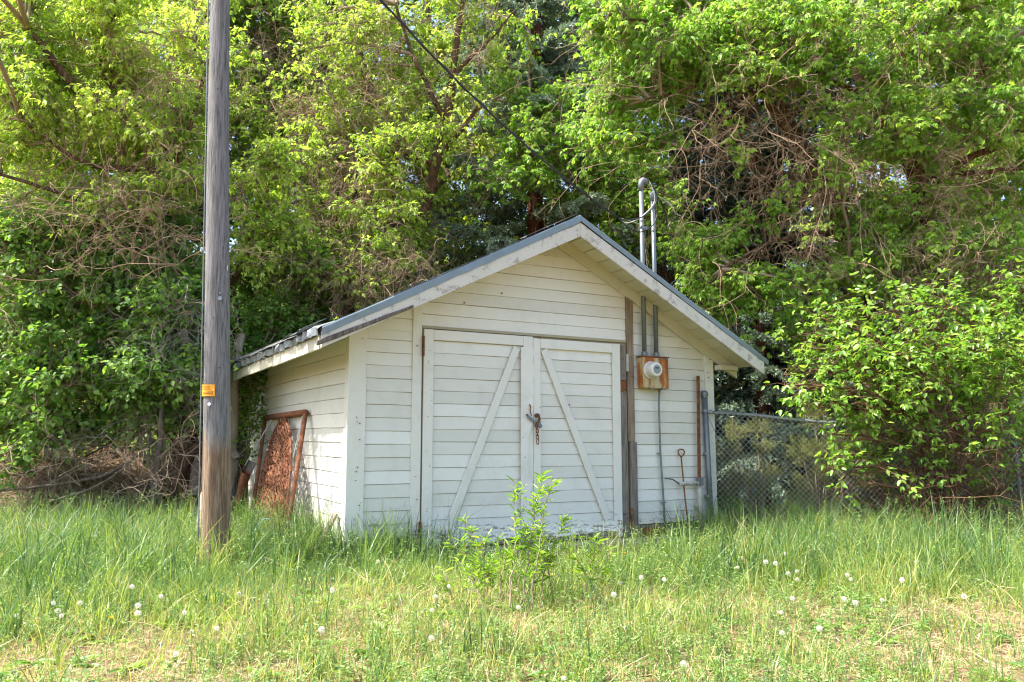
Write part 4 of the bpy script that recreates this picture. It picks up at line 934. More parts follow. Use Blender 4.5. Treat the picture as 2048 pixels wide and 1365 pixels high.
tree('box_elder', 'thick leaning box elder at the far right with reddish-brown trunk', 'tree', TG,
     [[(1870, 760, 12.0, .21), (1868, 640, 11.9, .20), (1860, 560, 11.7, .18), (1850, 440, 11.4, .16), (1830, 350, 11.2, .13), (1780, 270, 11.0, .12), (1740, 190, 10.9, .11), (1690, 90, 10.8, .08), (1660, -40, 10.7, .06)],
      [(1850, 440, 11.4, .07), (1900, 340, 11.1, .05), (1980, 300, 10.8, .045), (2060, 250, 10.6, .03)], [(1860, 350, 11.3, .05), (1960, 345, 11.0, .035), (2080, 330, 10.8, .02)],
      [(1740, 190, 10.9, .05), (1820, 100, 10.7, .04), (1900, 20, 10.5, .03)], [(1740, 190, 10.9, .05), (1640, 150, 10.6, .03), (1560, 60, 10.4, .02)], [(1780, 270, 11, .05), (1880, 200, 10.7, .035), (2000, 120, 10.4, .02)],
      [(1870, 640, 11.9, .05), (1780, 560, 11.5, .03), (1700, 560, 11.2, .02)]],
     R_(1500, -60, 2120, 130, 9.8, 11.0, 32, .42, 52, 51)+R_(1740, 120, 2080, 300, 10.0, 11.2, 20, .38, 50, 52)+R_(1880, 280, 2080, 560, 10.4, 11.6, 16, .36, 48, 53)+R_(1690, 390, 1880, 560, 10.5, 11.3, 13, .3, 44, 54)+R_(1640, 180, 1800, 330, 10.1, 10.7, 6, .26, 34, 55),
     ELR, 'bark', 5, [([(1740, 300, 11), (1800, 400, 11), (1900, 480, 11.2), (1960, 520, 11), (1850, 560, 11.2)], 110, 1.0, dict(curl=.7, rad=.006, down=.6)), (spots(1760, 480, 2060, 620, 10.3, 10.9, 34, 13), 120, 1.0, dict(curl=.7, rad=.005, down=.6, bias=(-.3, -.2, 0))), (spots(1650, 60, 2050, 480, 10, 10.8, 36, 14), 70, 1.0, dict(curl=.45, rad=.005)), ([(1800, 60, 10.4), (1900, 100, 10.4), (2000, 80, 10.4)], 30, .9, dict(curl=.5, rad=.005))])
tree('box_elder', 'leafy box elder filling the gap directly above the service masts', 'tree', TG,
     [[(1330, 760, 15.0, .16), (1320, 560, 14.5, .14), (1290, 400, 14.0, .12), (1260, 250, 13.6, .09), (1250, 100, 13.4, .06)], [(1320, 560, 14.5, .08), (1220, 500, 13.8, .06), (1120, 400, 13.4, .04), (1040, 330, 13, .02)], [(1290, 400, 14, .07), (1160, 280, 13.4, .04), (1060, 220, 13, .02)], [(1320, 560, 14.5, .09), (1420, 535, 14, .08), (1500, 560, 13.8, .04)]],
     R_(970, 150, 1200, 420, 12.2, 13.2, 17, .36, 48, 61)+[(1060, 60, 12.8, .3, .25, 30), (1010, 120, 12.8, .3, .25, 26)]+R_(1150, 300, 1300, 520, 12.6, 13.8, 14, .36, 52, 62)+R_(1280, 360, 1400, 560, 12.4, 13.4, 8, .34, 44, 63),
     ELR, 'bark', 6, [([(1300, 560, 13.6), (1380, 560, 13.6), (1240, 520, 13.4)], 40, .8, dict(curl=.7, rad=.006))])
tree('box_elder', 'pale green box elder high on the bank at the top left behind the others', 'tree', TG,
     [[(180, 760, 14.2, .16), (170, 560, 13.8, .14), (150, 350, 13.5, .11), (160, 120, 13.3, .08), (150, -80, 13.2, .05)], [(150, 350, 13.5, .07), (300, 200, 13.2, .05), (420, 60, 13, .02)], [(170, 560, 13.8, .07), (300, 420, 13.2, .05), (480, 320, 13, .02)]],
     R_(-60, -60, 480, 420, 12.6, 13.6, 26, .55, 50, 64), dict(ELD, L=.075), 'bark_grey', 7, [(spots(-20, 100, 500, 500, 12.2, 13, 30, 21), 60, 1.1, dict(curl=.5, rad=.006))])
tree('box_elder', 'pale green box elder in the middle distance between pole and roof peak', 'tree', TG,
     [[(700, 760, 15.4, .16), (690, 560, 15.0, .14), (660, 350, 14.7, .11), (640, 120, 14.4, .08), (660, -80, 14.2, .05)], [(690, 560, 15, .07), (820, 420, 14.5, .05), (960, 300, 14.2, .02)], [(660, 350, 14.7, .07), (560, 200, 14.4, .05), (520, 60, 14.2, .02)]],
     R_(480, 160, 960, 600, 13.8, 14.8, 30, .55, 48, 65), dict(ELD, L=.08), 'bark_grey', 8, [(spots(480, 60, 900, 500, 13, 14, 30, 22), 60, 1.1, dict(curl=.5, rad=.006))])
tree('box_elder', 'pale green box elder filling in between the forked and the thick box elder', 'tree', TG,
     [[(1900, 760, 14.0, .16), (1890, 560, 13.6, .14), (1850, 350, 13.3, .11), (1800, 120, 13.1, .08), (1780, -80, 13, .05)], [(1850, 350, 13.3, .07), (1960, 200, 13, .05), (2060, 60, 13, .02)], [(1850, 350, 13.3, .07), (1700, 200, 13, .05), (1600, 60, 13, .02)]],
     R_(1620, 0, 2120, 620, 12.6, 13.6, 30, .55, 48, 66), dict(ELR, L=.08), 'bark_grey', 9, [(spots(1500, 60, 2050, 560, 12, 13, 30, 23), 60, 1.1, dict(curl=.5, rad=.006))])
# ---- deep background trees on the right
for i, (lab, lim, cl) in enumerate((
    ('dark tree far behind the forked box elder', [[(1560, 760, 19, .22), (1550, 400, 18.5, .18), (1560, 100, 18, .12), (1580, -60, 18, .07)], [(1550, 400, 18.5, .1), (1480, 200, 18, .05), (1420, 60, 18, .03)]], R_(1080, -80, 1780, 760, 16.5, 19.5, 96, 1.05, 90, 71)),
    ('dark tree far behind the thick box elder at the right edge', [[(1950, 760, 18, .22), (1960, 400, 17.5, .18), (1940, 100, 17, .12), (1950, -60, 17, .07)], [(1960, 400, 17.5, .1), (1860, 250, 17, .05), (1800, 60, 17, .03)]], R_(1700, -80, 2130, 760, 14.5, 18, 56, .95, 90, 73)))):
    tree('shade_tree', lab, 'tree', TG, lim, cl, DRK, 'bark_grey', 70+i)
# ---- spruces
def spruce(label, axis_px, Yd, pytop, pybot, rad_b, seed, mat, n_b=90, zlow=None, dens=34, yb=760):
    r_ = np.random.default_rng(seed); top = at(axis_px, pytop, Yd); bot = at(axis_px, yb, Yd); g = float(G(bot[0], Yd)); O_ = np.array([bot[0], Yd, g]); H_ = top[2]-g
    e = empty('spruce', tuple(O_), 0, label, 'tree', TG)
    TB = Big(); z = np.linspace(-.2, H_, 24); P = np.stack([bot[0]+(top[0]-bot[0])*z/H_, Yd+0*z, g+z], -1); rr = .17*(1-z/H_)**.8+.01; tubes(TB, P[None], rr[None], 12); TB.build('trunk', M['bark_red'], e, O_, True)
    BT, BN = Big(), Big(); zl = 0.5 if zlow is None else zlow
    K = 10
    for i in range(n_b):
        zt = zl+(H_-zl)*((i+.5)/n_b)**1.05; L_ = rad_b*(1-zt/(H_*1.08))**.75*r_.uniform(.75, 1.15)+.15; az = i*2.399+r_.normal(0, .3)
        t = np.linspace(0, 1, K); dirh = np.array([math.cos(az), math.sin(az), 0]); c_ = np.array([bot[0]+(top[0]-bot[0])*zt/H_, Yd, g+zt])
        br = c_[None]+dirh[None]*(L_*t)[:, None]; br[:, 2] += L_*(-.32*t+.16*t**2.5); tubes(BT, br[None], np.linspace(.022, .004, K)[None], 5)
        side = np.cross(dirh, (0, 0, 1.)); nb = int(dens*L_/1.2)+6; tt = r_.uniform(.12, 1, nb); k0 = np.minimum((tt*(K-1)).astype(int), K-2); f_ = (tt*(K-1)-k0)[:, None]; s0 = br[k0]*(1-f_)+br[k0+1]*f_
        sg = np.where(np.arange(nb) % 2 == 0, 1, -1)[:, None]; bl = (.16+.34*np.sin(PI*np.clip(tt*.85+.1, 0, 1)))*r_.uniform(.6, 1.1, nb)*min(1, L_/1.2+.2)
        dd = nrm(side[None]*sg*r_.uniform(.3, 1, (nb, 1))+dirh[None]*.6+np.array([0, 0, -.28])+r_.normal(0, .12, (nb, 3))); e0 = s0+dd*bl[:, None]; tw = bez(s0, e0, np.zeros((nb, 3)), 4, r_); tw[:, -1, 2] -= bl*.25; tubes(BT, tw, np.linspace(.004, .002, 4)[None].repeat(nb, 0), 3)
        m_ = 46; q = r_.uniform(0, 3, (nb, m_)); i0 = np.minimum(q.astype(int), 2); f2 = (q-i0)[..., None]; ar = np.arange(nb)[:, None]; ps = (tw[ar, i0]*(1-f2)+tw[ar, i0+1]*f2).reshape(-1, 3)
        dr = np.repeat(dd, m_, 0); nd_ = nrm(dr*.75+rvec(len(ps), r_)*.8+np.array([0, 0, .12])); crn = r_.random()
        needles(BN, ps, nd_, rvec(len(ps), r_), r_.uniform(.045, .085, len(ps)), .022, np.clip(.4*crn+.6*r_.random(len(ps))*(.6+.4*np.repeat(tt, m_)), 0, 1))
    BT.build('branches', M['bark'], e, O_); BN.build('crown', M[mat], e, O_); return e
spruce('blue-green spruce standing behind the roof peak', 1070, 14.4, -800, 0, 2.5, 81, 'lf_spruce', 180, 1.6, 50)
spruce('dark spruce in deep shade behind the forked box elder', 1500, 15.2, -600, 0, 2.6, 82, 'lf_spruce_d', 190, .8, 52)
spruce('low dark spruce boughs behind the fence beside the shed eave', 1520, 13.0, 560, 0, 1.9, 83, 'lf_spruce', 50, .7, 30)
# ---- understorey of currant bushes on the left bank
UG = 'bushes on the left bank'
def bush(name, label, cat, group, base_px, clumps, spec, seed, twig='twig', nst=7, Yb=None, bare=()):
    r_ = np.random.default_rng(seed); b = at(base_px[0], base_px[1], base_px[2]); b[2] = float(G(b[0], b[1])); e = empty(name, tuple(b), 0, label, cat, group)
    BT, BL_ = Big(), Big(); cs = np.array([at(c_[0], c_[1], c_[2]) for c_ in clumps]); pick = r_.choice(len(cs), nst, replace=len(cs) < nst)
    P = bez(b[None]+r_.normal(0, .12, (nst, 3))*np.array([1, 1, .1]), cs[pick], np.stack([0*cs[pick][:, 0], 0*cs[pick][:, 0], .35+0*cs[pick][:, 0]], -1), 14, r_); tubes(BT, P, np.linspace(.018, .007, 14)[None].repeat(nst, 0), 6)
    foliage(BT, BL_, clumps, P.reshape(-1, 3), spec, seed)
    for k_, (st, n_, ln, kw) in enumerate(bare): tangle(BT, P.reshape(-1, 3) if st is None else np.array([at(*s_) for s_ in st]), n_, ln, seed*5+k_, **kw)
    BT.build('stems', M[twig], e, b); BL_.build('foliage', M[spec['mat']], e, b); return e
bush('currant_bush', 'dark green lobed-leaf bush at the left edge above the bank', 'bush', UG, (120, 960, 10.9), R_(-40, 440, 200, 880, 9.8, 10.9, 32, .34, 52, 91)+R_(-40, 860, 110, 950, 9.8, 10.2, 4, .22, 30, 96), UND, 91, bare=((None, 60, .9, dict(curl=.6, rad=.005)), (spots(0, 440, 230, 900, 9.9, 10.4, 26, 15), 30, .8, dict(curl=.6, rad=.004)), (spots(0, 900, 400, 1000, 9.8, 10.6, 40, 18), 80, .9, dict(curl=.5, rad=.006, down=.3))))
bush('currant_bush', 'dark green lobed-leaf bush left of the utility pole', 'bush', UG, (330, 930, 11.2), R_(190, 450, 410, 830, 9.9, 10.9, 32, .32, 52, 92), UND, 92, bare=((None, 50, .9, dict(curl=.6, rad=.005)), (spots(200, 450, 430, 900, 10.0, 10.6, 34, 16), 34, .8, dict(curl=.6, rad=.0045)), ([(340, 700, 10.2), (370, 660, 10.2), (390, 620, 10.2)], 34, .7, dict(curl=.6, rad=.005, down=1.4, bias=(0, 0, -.6)))), twig='greytwig')
bush('currant_bush', 'green lobed-leaf bush behind the left eave right of the pole', 'bush', UG, (540, 760, 13.2), R_(460, 450, 660, 720, 11.4, 12.8, 24, .32, 50, 93), dict(UND, L=.065), 93, bare=((None, 40, .9, dict(curl=.6, rad=.005)),))
bush('currant_bush', 'shadowy bush high on the bank in the middle left', 'bush', UG, (300, 640, 13.5), R_(0, 380, 420, 640, 12.0, 13.5, 14, .5, 60, 94)+R_(440, 420, 640, 640, 13.2, 14.2, 10, .5, 60, 97), UND, 94)
bush('climbing_vine', 'leafy vine hanging at the back corner of the left wall', 'vine', None, (480, 960, 11.4), [(500, 790, 11.2, .13, .12, 16), (497, 830, 11.2, .13, .12, 16), (505, 862, 11.1, .10, .1, 10), (482, 880, 11.2, .10, .12, 12), (484, 915, 11.2, .08, .1, 8), (490, 770, 11.3, .12, .1, 12)], dict(UND, L=.05), 95, nst=3)
# leafy undergrowth mantling the slope far behind everything
r_ = np.random.default_rng(99); N = 150000; x = r_.uniform(-17, 17, N); y = r_.uniform(11.2, 27, N); lx = (x-P0[0])*U[0]+(y-P0[1])*U[1]; ly = (x-P0[0])*V[0]+(y-P0[1])*V[1]
k_ = ~((lx > -.9) & (lx < 5.2) & (ly > -.3) & (ly < 5.6)) & (np.abs(x) < .68*y) & ((x < -4.2) | (y > 14.2)) & (r_.random(N) < sm(.25, .5, fnoise(x, y, .8))); x, y = x[k_], y[k_]; N = len(x); B = Big()
L_ = r_.uniform(.07, .15, N); leaves(B, np.stack([x, y, G(x, y)+r_.random(N)**1.5*1.1*fnoise(x, y, .7)], -1), rvec(N, r_)*np.array([1, 1, .6]), nrm(np.array([-.2, -.3, 1.])+rvec(N, r_)*.6), L_, L_*.75, r_.random(N), .1, .25)
tag(B.build('undergrowth', M['lf_dark']), 'dense green undergrowth covering the slope behind the trees', 'undergrowth', None, 'stuff')
# olive juniper and dogwood on the right
JG = 'bushes along the fence'
def juniper(label, clumps, base, seed):
    r_ = np.random.default_rng(seed); b = at(*base); b[2] = float(G(b[0], b[1])); e = empty('juniper', tuple(b), 0, label, 'bush', JG); BT, BN = Big(), Big()
    for (px, py, Yd, rx, rz, n_) in clumps:
        C = at(px, py, Yd); tubes(BT, bez(b[None], C[None], np.array([[0, 0, .2]]), 8, r_), np.linspace(.02, .006, 8)[None], 4)
        E = C+rvec(n_, r_)*(r_.random((n_, 1))**.4)*np.array([rx, rx, rz]); S = C+(E-C)*.3; S[:, 2] -= .08; tw = bez(S, E, np.zeros((n_, 3)), 4, r_); tubes(BT, tw, np.linspace(.003, .0015, 4)[None].repeat(n_, 0), 3)
        m_ = 46; q = r_.uniform(.8, 3, (n_, m_)); i0 = np.minimum(q.astype(int), 2); f2 = (q-i0)[..., None]; ar = np.arange(n_)[:, None]; ps = (tw[ar, i0]*(1-f2)+tw[ar, i0+1]*f2).reshape(-1, 3)+r_.normal(0, .012, (n_*m_, 3))
        needles(BN, ps, nrm(np.repeat(nrm(E-C), m_, 0)+rvec(len(ps), r_)*.9), rvec(len(ps), r_), r_.uniform(.015, .035, len(ps)), .006, np.clip(.4*r_.random()+.6*r_.random(len(ps)), 0, 1))
    BT.build('stems', M['twig'], e, b); BN.build('foliage', M['lf_juniper'], e, b)
juniper('olive juniper bush low behind the chain-link mesh', R_(1560, 880, 1740, 1050, 10.25, 10.8, 14, .24, 60, 101)+R_(1620, 800, 1800, 940, 10.4, 11, 9, .26, 60, 102), (1640, 1040, 10.6), 101)
juniper('taller dull juniper behind the fence near the shed corner', R_(1450, 850, 1560, 1000, 10.9, 11.5, 8, .26, 60, 103)+R_(1760, 820, 1990, 960, 10.6, 11.2, 10, .3, 60, 104), (1520, 1040, 11.2), 103)
DOG = dict(mat='lf_dog', L=.085, W=.60, leaflets=2, fan=1.3, droop=.25, nodes=5, tw=1.8, curl=.25, mul=.72)
bush('dogwood_bush', 'large glossy-leaved bush spilling over the right end of the fence', 'bush', JG, (1870, 1040, 9.75),
     R_(1620, 690, 1980, 830, 9.0, 9.9, 20, .24, 26, 111)+R_(1760, 590, 2110, 720, 9.4, 10.6, 18, .30, 28, 112)+R_(1960, 660, 2130, 860, 9.2, 10.0, 9, .26, 26, 113)+R_(1640, 830, 2070, 1000, 9.2, 9.8, 20, .18, 14, 114)+R_(1560, 620, 1760, 780, 9.8, 10.6, 7, .22, 14, 115)+R_(1880, 520, 2110, 640, 10, 10.8, 7, .3, 26, 116)+[(1590, 770, 9.6, .13, .1, 12), (1620, 740, 9.5, .16, .12, 16), (1570, 775, 9.7, .08, .06, 6), (1650, 870, 9.6, .12, .08, 8), (1700, 880, 9.5, .12, .06, 7), (1780, 860, 9.5, .14, .1, 8), (1930, 840, 9.5, .16, .1, 9), (2030, 830, 9.6, .16, .1, 9), (1860, 940, 9.5, .1, .06, 5), (1750, 975, 9.4, .1, .08, 5), (1700, 950, 9.4, .08, .05, 4), (1960, 890, 9.4, .12, .1, 6)],
     DOG, 111, 'redtwig', 9, bare=(([(1860, 980, 9.7), (1900, 1000, 9.7), (1960, 1000, 9.8), (1840, 900, 9.7), (1920, 880, 9.6)], 110, 1.1, dict(curl=.5, rad=.007, down=0, kids=3)), ([(1800, 1020, 10.3), (1950, 1020, 10.3), (2020, 980, 10.3)], 90, 1.0, dict(curl=.6, rad=.005, down=0))))
# willow sapling in front of the doors
def willow(label, base_px, tops, seed, group):
    r_ = np.random.default_rng(seed); b = ground_hit(*base_px); e = empty('willow_sapling', tuple(b), 0, label, 'sapling', group); BT, BL_ = Big(), Big()
    for (px, py) in tops:
        T = at(px, py, b[1]+r_.uniform(-.12, .12)); K = 16; P = bez((b+np.array([r_.normal(0, .10), r_.normal(0, .10), -.03]))[None], T[None], np.array([[(b[0]-T[0])*.3, 0, .05]]), K, r_); P[:, :, :2] += r_.normal(0, .002, (1, K, 2)); H_ = T[2]-b[2]
        tubes(BT, P, np.linspace(.0065, .0018, K)[None], 5)
        def spray(Q, n, lo=.25, Lm=1.0):
            tt = np.sort(r_.uniform(lo, 1, n)); k0 = np.minimum((tt*(len(Q)-1)).astype(int), len(Q)-2); f_ = (tt*(len(Q)-1)-k0)[:, None]; ps = Q[k0]*(1-f_)+Q[k0+1]*f_; ax = nrm(Q[k0+1]-Q[k0]); az = r_.uniform(0, 2*PI, n)
            out = np.stack([np.cos(az), np.sin(az), 0*az], -1); dd = nrm(out*r_.uniform(.5, 1.3, (n, 1))+ax*.85); Ls = r_.uniform(.035, .095, n)*Lm; leaves(BL_, ps, dd, nrm(np.array([0, 0, 1.])+rvec(n, r_)*.3), Ls, Ls*.21, r_.random(n), .15, .3)
        spray(P[0], int(56*H_), .25)
        for j in range(int(5*H_)+1):
            k0 = r_.integers(4, K-2); s0 = P[0, k0]; az = r_.uniform(0, 2*PI); L_ = r_.uniform(.10, .24)*(1.1-k0/K*.6); e0 = s0+np.array([math.cos(az)*.5, math.sin(az)*.5, .85])*L_; q = bez(s0[None], e0[None], np.array([[0, 0, -.02]]), 6, r_); tubes(BT, q, np.linspace(.003, .0012, 6)[None], 3); spray(q[0], int(60*L_)+5, .15, .9)
    BT.build('stems', M['twig'], e, b); BL_.build('foliage', M['lf_willow'], e, b)
WG = 'willow saplings in front of the doors'
willow('tallest willow sapling with leggy shoots reaching up the middle of the doors', (1062, 1225), [(1085, 945), (1030, 962), (1103, 958), (1135, 1035), (1058, 1000), (1150, 1075)], 121, WG)
willow('lower willow sapling leaning left of the tallest one', (985, 1205), [(928, 1040), (960, 1075), (1002, 1068), (895, 1085), (1020, 1100)], 122, WG)
willow('small willow sapling right of the tallest one beside the sill', (1180, 1215), [(1198, 1080), (1225, 1105), (1150, 1115)], 123, WG)
willow('lowest willow shoots sprawling in the grass below the left door leaf', (925, 1230), [(880, 1130), (915, 1120), (960, 1140)], 124, WG)
# weathered dead log standing by the back of the eave
Ob = at(462, 1000, 11.0); Ob[2] = float(G(Ob[0], Ob[1])); t = empty('dead_tree', tuple(Ob), 0, 'pale weathered broken trunk standing at the back left eave', 'dead tree')
B = Big(); l = limb_pts([(458, 1010, 11.0, .10), (462, 900, 11.0, .085), (468, 780, 11.0, .075), (476, 700, 11.0, .070), (480, 668, 11.0, .06)], 24, .01, 5); tubes(B, l[None, :, :3], l[None, :, 3]*(1+.12*np.random.default_rng(1).normal(size=(1, 24))), 12); B.build('trunk', M['bark_pale'], t, Ob, True)
B = Big(); l = limb_pts([(470, 735, 10.98, .05), (480, 730, 10.9, .045), (484, 738, 10.85, .03)], 6, 0, 6); tubes(B, l[None, :, :3], l[None, :, 3], 10); l = limb_pts([(463, 905, 11, .06), (470, 912, 10.9, .055), (474, 920, 10.85, .04)], 6, 0, 7); tubes(B, l[None, :, :3], l[None, :, 3], 10); B.build('branch_stub', M['bark_pale'], t, Ob, True)
# dark trunk and posts in the recess left of the pole
def log(name, label, pts, mat, cat='dead tree', group='trunks in the shade left of the pole', seed=1, sides=12):
    l = limb_pts(pts, 20, .012, seed); O_ = l[0, :3].copy(); B = Big(); tubes(B, l[None, :, :3], l[None, :, 3]*(1+.06*np.random.default_rng(seed).normal(size=(1, 20))), sides); o = B.build(name, M[mat], None, O_, True); o.location = O_; tag(o, label, cat, group)
log('dead_tree', 'thick dark trunk in the shaded recess left of the pole', [(375, 1010, 11.2, .26), (372, 920, 11.1, .20), (365, 820, 11.0, .17), (355, 720, 11.1, .15), (350, 600, 11.5, .13)], 'bark', seed=2)
log('dead_tree', 'thin straight lichen-spotted stem in front of the shaded recess', [(308, 1010, 10.1, .032), (318, 900, 10.15, .030), (326, 800, 10.3, .028), (335, 680, 10.7, .025)], 'bark_grey', seed=3)
log('dead_tree', 'leaning dark root limb beside the left side of the pole', [(350, 985, 10.6, .07), (375, 920, 10.6, .065), (400, 890, 10.7, .06), (430, 870, 11, .05)], 'bark', seed=4)
log('dead_tree', 'stump-like dark root close to the pole foot', [(392, 1000, 10.2, .10), (396, 950, 10.3, .085), (400, 915, 10.4, .06)], 'bark_grey', seed=5)
# fallen limbs on the bank
for i, (lab, pts) in enumerate((('long fallen limb sweeping down the bank towards the left edge', [(310, 880, 10.5, .018), (240, 935, 10.2, .022), (150, 965, 10.1, .020), (-20, 985, 10.0, .015)]),
                                ('thin fallen limb lying higher on the bank', [(250, 860, 10.9, .012), (180, 910, 10.6, .014), (60, 945, 10.4, .012), (-20, 955, 10.3, .010)]),
                                ('fallen limb across the bank below the long one', [(260, 930, 10.1, .014), (190, 975, 9.95, .015), (100, 1005, 9.85, .012)]))):
    log('fallen_limb', lab, pts, 'bark_grey', 'branch', 'fallen limbs on the bank', 20+i, 8)
for i, (lab, pts, mt) in enumerate((('broken pale limb stub lying behind the left roof slope', [(700, 600, 12.4, .07), (730, 550, 12.5, .075), (760, 525, 12.6, .05)], 'bark_pale'), ('mossy brown log behind the left roof slope', [(640, 552, 12.9, .08), (690, 548, 12.8, .10), (745, 545, 12.8, .07)], 'bark'))):
    log('broken_limb', lab, pts, mt, 'branch', 'broken limbs behind the roof', 30+i)

# ------------------------------------------------------------------ ground cover (stuff)
def scatter(n, dens, x0=-6.6, x1=7.0, y0=3.9, y1=10.2, seed=1):
    r_ = np.random.default_rng(seed); x = r_.uniform(x0, x1, n); y = r_.uniform(y0, y1, n); keep = (np.abs(x) < .66*y+.7)
    lx = (x-P0[0])*U[0]+(y-P0[1])*U[1]; ly = (x-P0[0])*V[0]+(y-P0[1])*V[1]
    keep &= ~((lx > -.02) & (lx < 4.52) & (ly > -.02)); keep &= ~((lx > .7) & (lx < 3.8) & (ly > -.17) & (ly < .1))
    keep &= ~((x > 2.3) & (y > 10.1)); keep &= np.hypot(x-pbase[0], y-pbase[1]) > .13
    x, y, lx, ly = x[keep], y[keep], lx[keep], ly[keep]; p_ = dens(x, y, lx, ly); k2 = r_.random(len(x)) < p_
    return x[k2], y[k2], lx[k2], ly[k2], r_
def lush(x, y):      # 0 = dry open ground, 1 = lush tall growth
    v = .25+.85*sm(5.6, 7.4, y+.8*(fnoise(x, y, .7)-.5)*2)+.45*sm(-.8, -2.6, x)*sm(4.6, 6.2, y)-.40*sm(5.9, 4.5, y)*sm(-2.5, .5, x)
    v -= .95*np.exp(-(((x-.9)/1.5)**2+((y-7.9-.4*x)/.9)**2)); v += .4*np.exp(-(((x-2.2)/1.0)**2+((y-7.3)/.6)**2)); v -= .35*sm(.5, 2.5, x)*sm(7.0, 5.6, y); v += .9*(fnoise(x+80, y+40, .85)-.5)
    return np.clip(v+.5*(fnoise(x+20, y, 1.3)-.5), 0, 1)
# short grass
x, y, lx, ly, r_ = scatter(330000, lambda x, y, lx, ly: np.clip(.12+.95*lush(x, y)*fnoise(x, y+30, 3.0)*1.5*(.35+.9*fnoise(x+60, y+2, 2.6))*(.25+.9*sm(.33, .58, fnoise(x+11, y+31, 1.2)))*(1-.96*((lx > 1.0)&(lx < 3.8))*np.exp(-(np.maximum(-ly, 0)/1.5)**2)), 0, 1), seed=201)
lu = lush(x, y); h = (.07+.08*lu)*r_.uniform(.4, 1.8, len(x)); B = Big()
blades(B, np.stack([x, y, G(x, y)-.005], -1), h, r_.uniform(.003, .0065, len(x)), r_.uniform(.2, 2.0, len(x)), r_.uniform(0, 2*PI, len(x)), np.clip(.80-.35*lu+.5*(fnoise(x+5, y+8, 2.2)-.5)+r_.normal(0, .2, len(x)), 0, 1))
print('short blades', len(x))
tag(B.build('grass', M['grass']), 'short green and yellowing grass on the open ground', 'grass', None, 'stuff')
# tall grass in tufts
def tufts(n, dens, seed, hmin, hmax, per, wd, spread, lean, rb=.28, rs=.3):
    x, y, lx, ly, r_ = scatter(n, dens, seed=seed); lu = lush(x, y); m_ = per; N = len(x)
    hx = np.repeat(r_.uniform(hmin, hmax, N)*(.55+.6*lu), m_)*r_.uniform(.5, 1.1, N*m_); X_ = np.repeat(x, m_)+r_.normal(0, spread, N*m_); Y_ = np.repeat(y, m_)+r_.normal(0, spread, N*m_)
    l2 = (X_-P0[0])*U[0]+(Y_-P0[1])*U[1]; l3 = (X_-P0[0])*V[0]+(Y_-P0[1])*V[1]; k_ = ~((l2 > -.02) & (l2 < 4.52) & (l3 > -.03)); X_, Y_, hx = X_[k_], Y_[k_], hx[k_]; tr = np.repeat(r_.normal(rb, rs*.6, N), m_)[k_]
    B = Big(); blades(B, np.stack([X_, Y_, G(X_, Y_)-.01], -1), hx, r_.uniform(wd*.6, wd*1.3, len(X_)), r_.uniform(*lean, len(X_)), r_.uniform(0, 2*PI, len(X_)), np.clip(tr+r_.normal(0, rs*.6, len(X_)), 0, .91+.09*(r_.random(len(X_)) < .1))); print('tall', len(X_)); return B
def d_tall(x, y, lx, ly):
    near_wall = np.exp(-np.maximum(-ly, 0)/.28)*((lx > -.3) & (lx < .75))+np.exp(-np.maximum(-ly, 0)/.3)*(lx > 3.5)*.9+np.exp(-np.maximum(-lx, 0)/.45)*(ly > 0)*.6
    return np.clip(1.0*lush(x, y)**2.0*sm(.42, .66, fnoise(x+3, y, 2.2))*(.10+.9*sm(6.3, 7.6, y)+.75*sm(-1.2, -2.8, x))+near_wall, 0, 1)*(1-.85*((x > 4.3)&(y > 8.3)&(y < 9.65)))*(1-.98*((lx > .9)&(lx < 3.7))*np.exp(-(np.maximum(-ly, 0)/1.5)**2))
B = tufts(8500, d_tall, 202, .22, .64, 11, .0085, .045, (.05, .9)); tag(B.build('tall_grass', M['grass']), 'tall blue-green grass standing at the pole, walls and fence', 'grass', None, 'stuff')
B = tufts(6800, lambda x, y, lx, ly: np.clip(.12+.7*sm(.45, .7, fnoise(x+9, y+4, 1.6)), 0, 1)*(1-.97*((lx > .75)&(lx < 3.7))*np.exp(-(np.maximum(-ly, 0)/1.5)**2)), 203, .18, .56, 12, .0062, .05, (.02, .9), .55); tag(B.build('grass_tufts', M['grass']), 'upright thin grass tufts scattered over the dry ground', 'grass', None, 'stuff')
# leafy weeds
def weeds(n, dens, seed, hr, name, lab, L, mat, K_l=9):
    x, y, lx, ly, r_ = scatter(n, lambda a, b_, c, d: dens(a, b_, c, d)*(1-.97*((c > 1.0)&(c < 3.8))*np.exp(-(np.maximum(-d, 0)/1.4)**2)), seed=seed); N = len(x); b = np.stack([x, y, G(x, y)], -1); h = r_.uniform(*hr, N)*(.5+.7*lush(x, y)); tp = b+np.stack([r_.normal(0, .25, N)*h, r_.normal(0, .25, N)*h, h], -1)
    BT = Big(); P = bez(b, tp, np.zeros((N, 3)), 4, r_); tubes(BT, P, np.linspace(.0018, .001, 4)[None].repeat(N, 0), 3); BL_ = Big()
    q = r_.uniform(.4, 3, (N, K_l)); i0 = np.minimum(q.astype(int), 2); f2 = (q-i0)[..., None]; ar = np.arange(N)[:, None]; ps = (P[ar, i0]*(1-f2)+P[ar, i0+1]*f2).reshape(-1, 3); az = r_.uniform(0, 2*PI, len(ps))
    dd = np.stack([np.cos(az), np.sin(az), r_.uniform(-.2, .8, len(ps))], -1); Ls = r_.uniform(.5, 1.2, len(ps))*L; leaves(BL_, ps, dd, nrm(np.array([0, 0, 1.])+rvec(len(ps), r_)*.5), Ls, Ls*.45, r_.random(len(ps)), .1, .2)
    print(name, len(ps)); o = BL_.build(name, M[mat]); tag(o, lab, 'weeds', None, 'stuff'); s_ = BT.build('weed_stems', M['weedstem'], o); s_['kind'] = 'stuff'
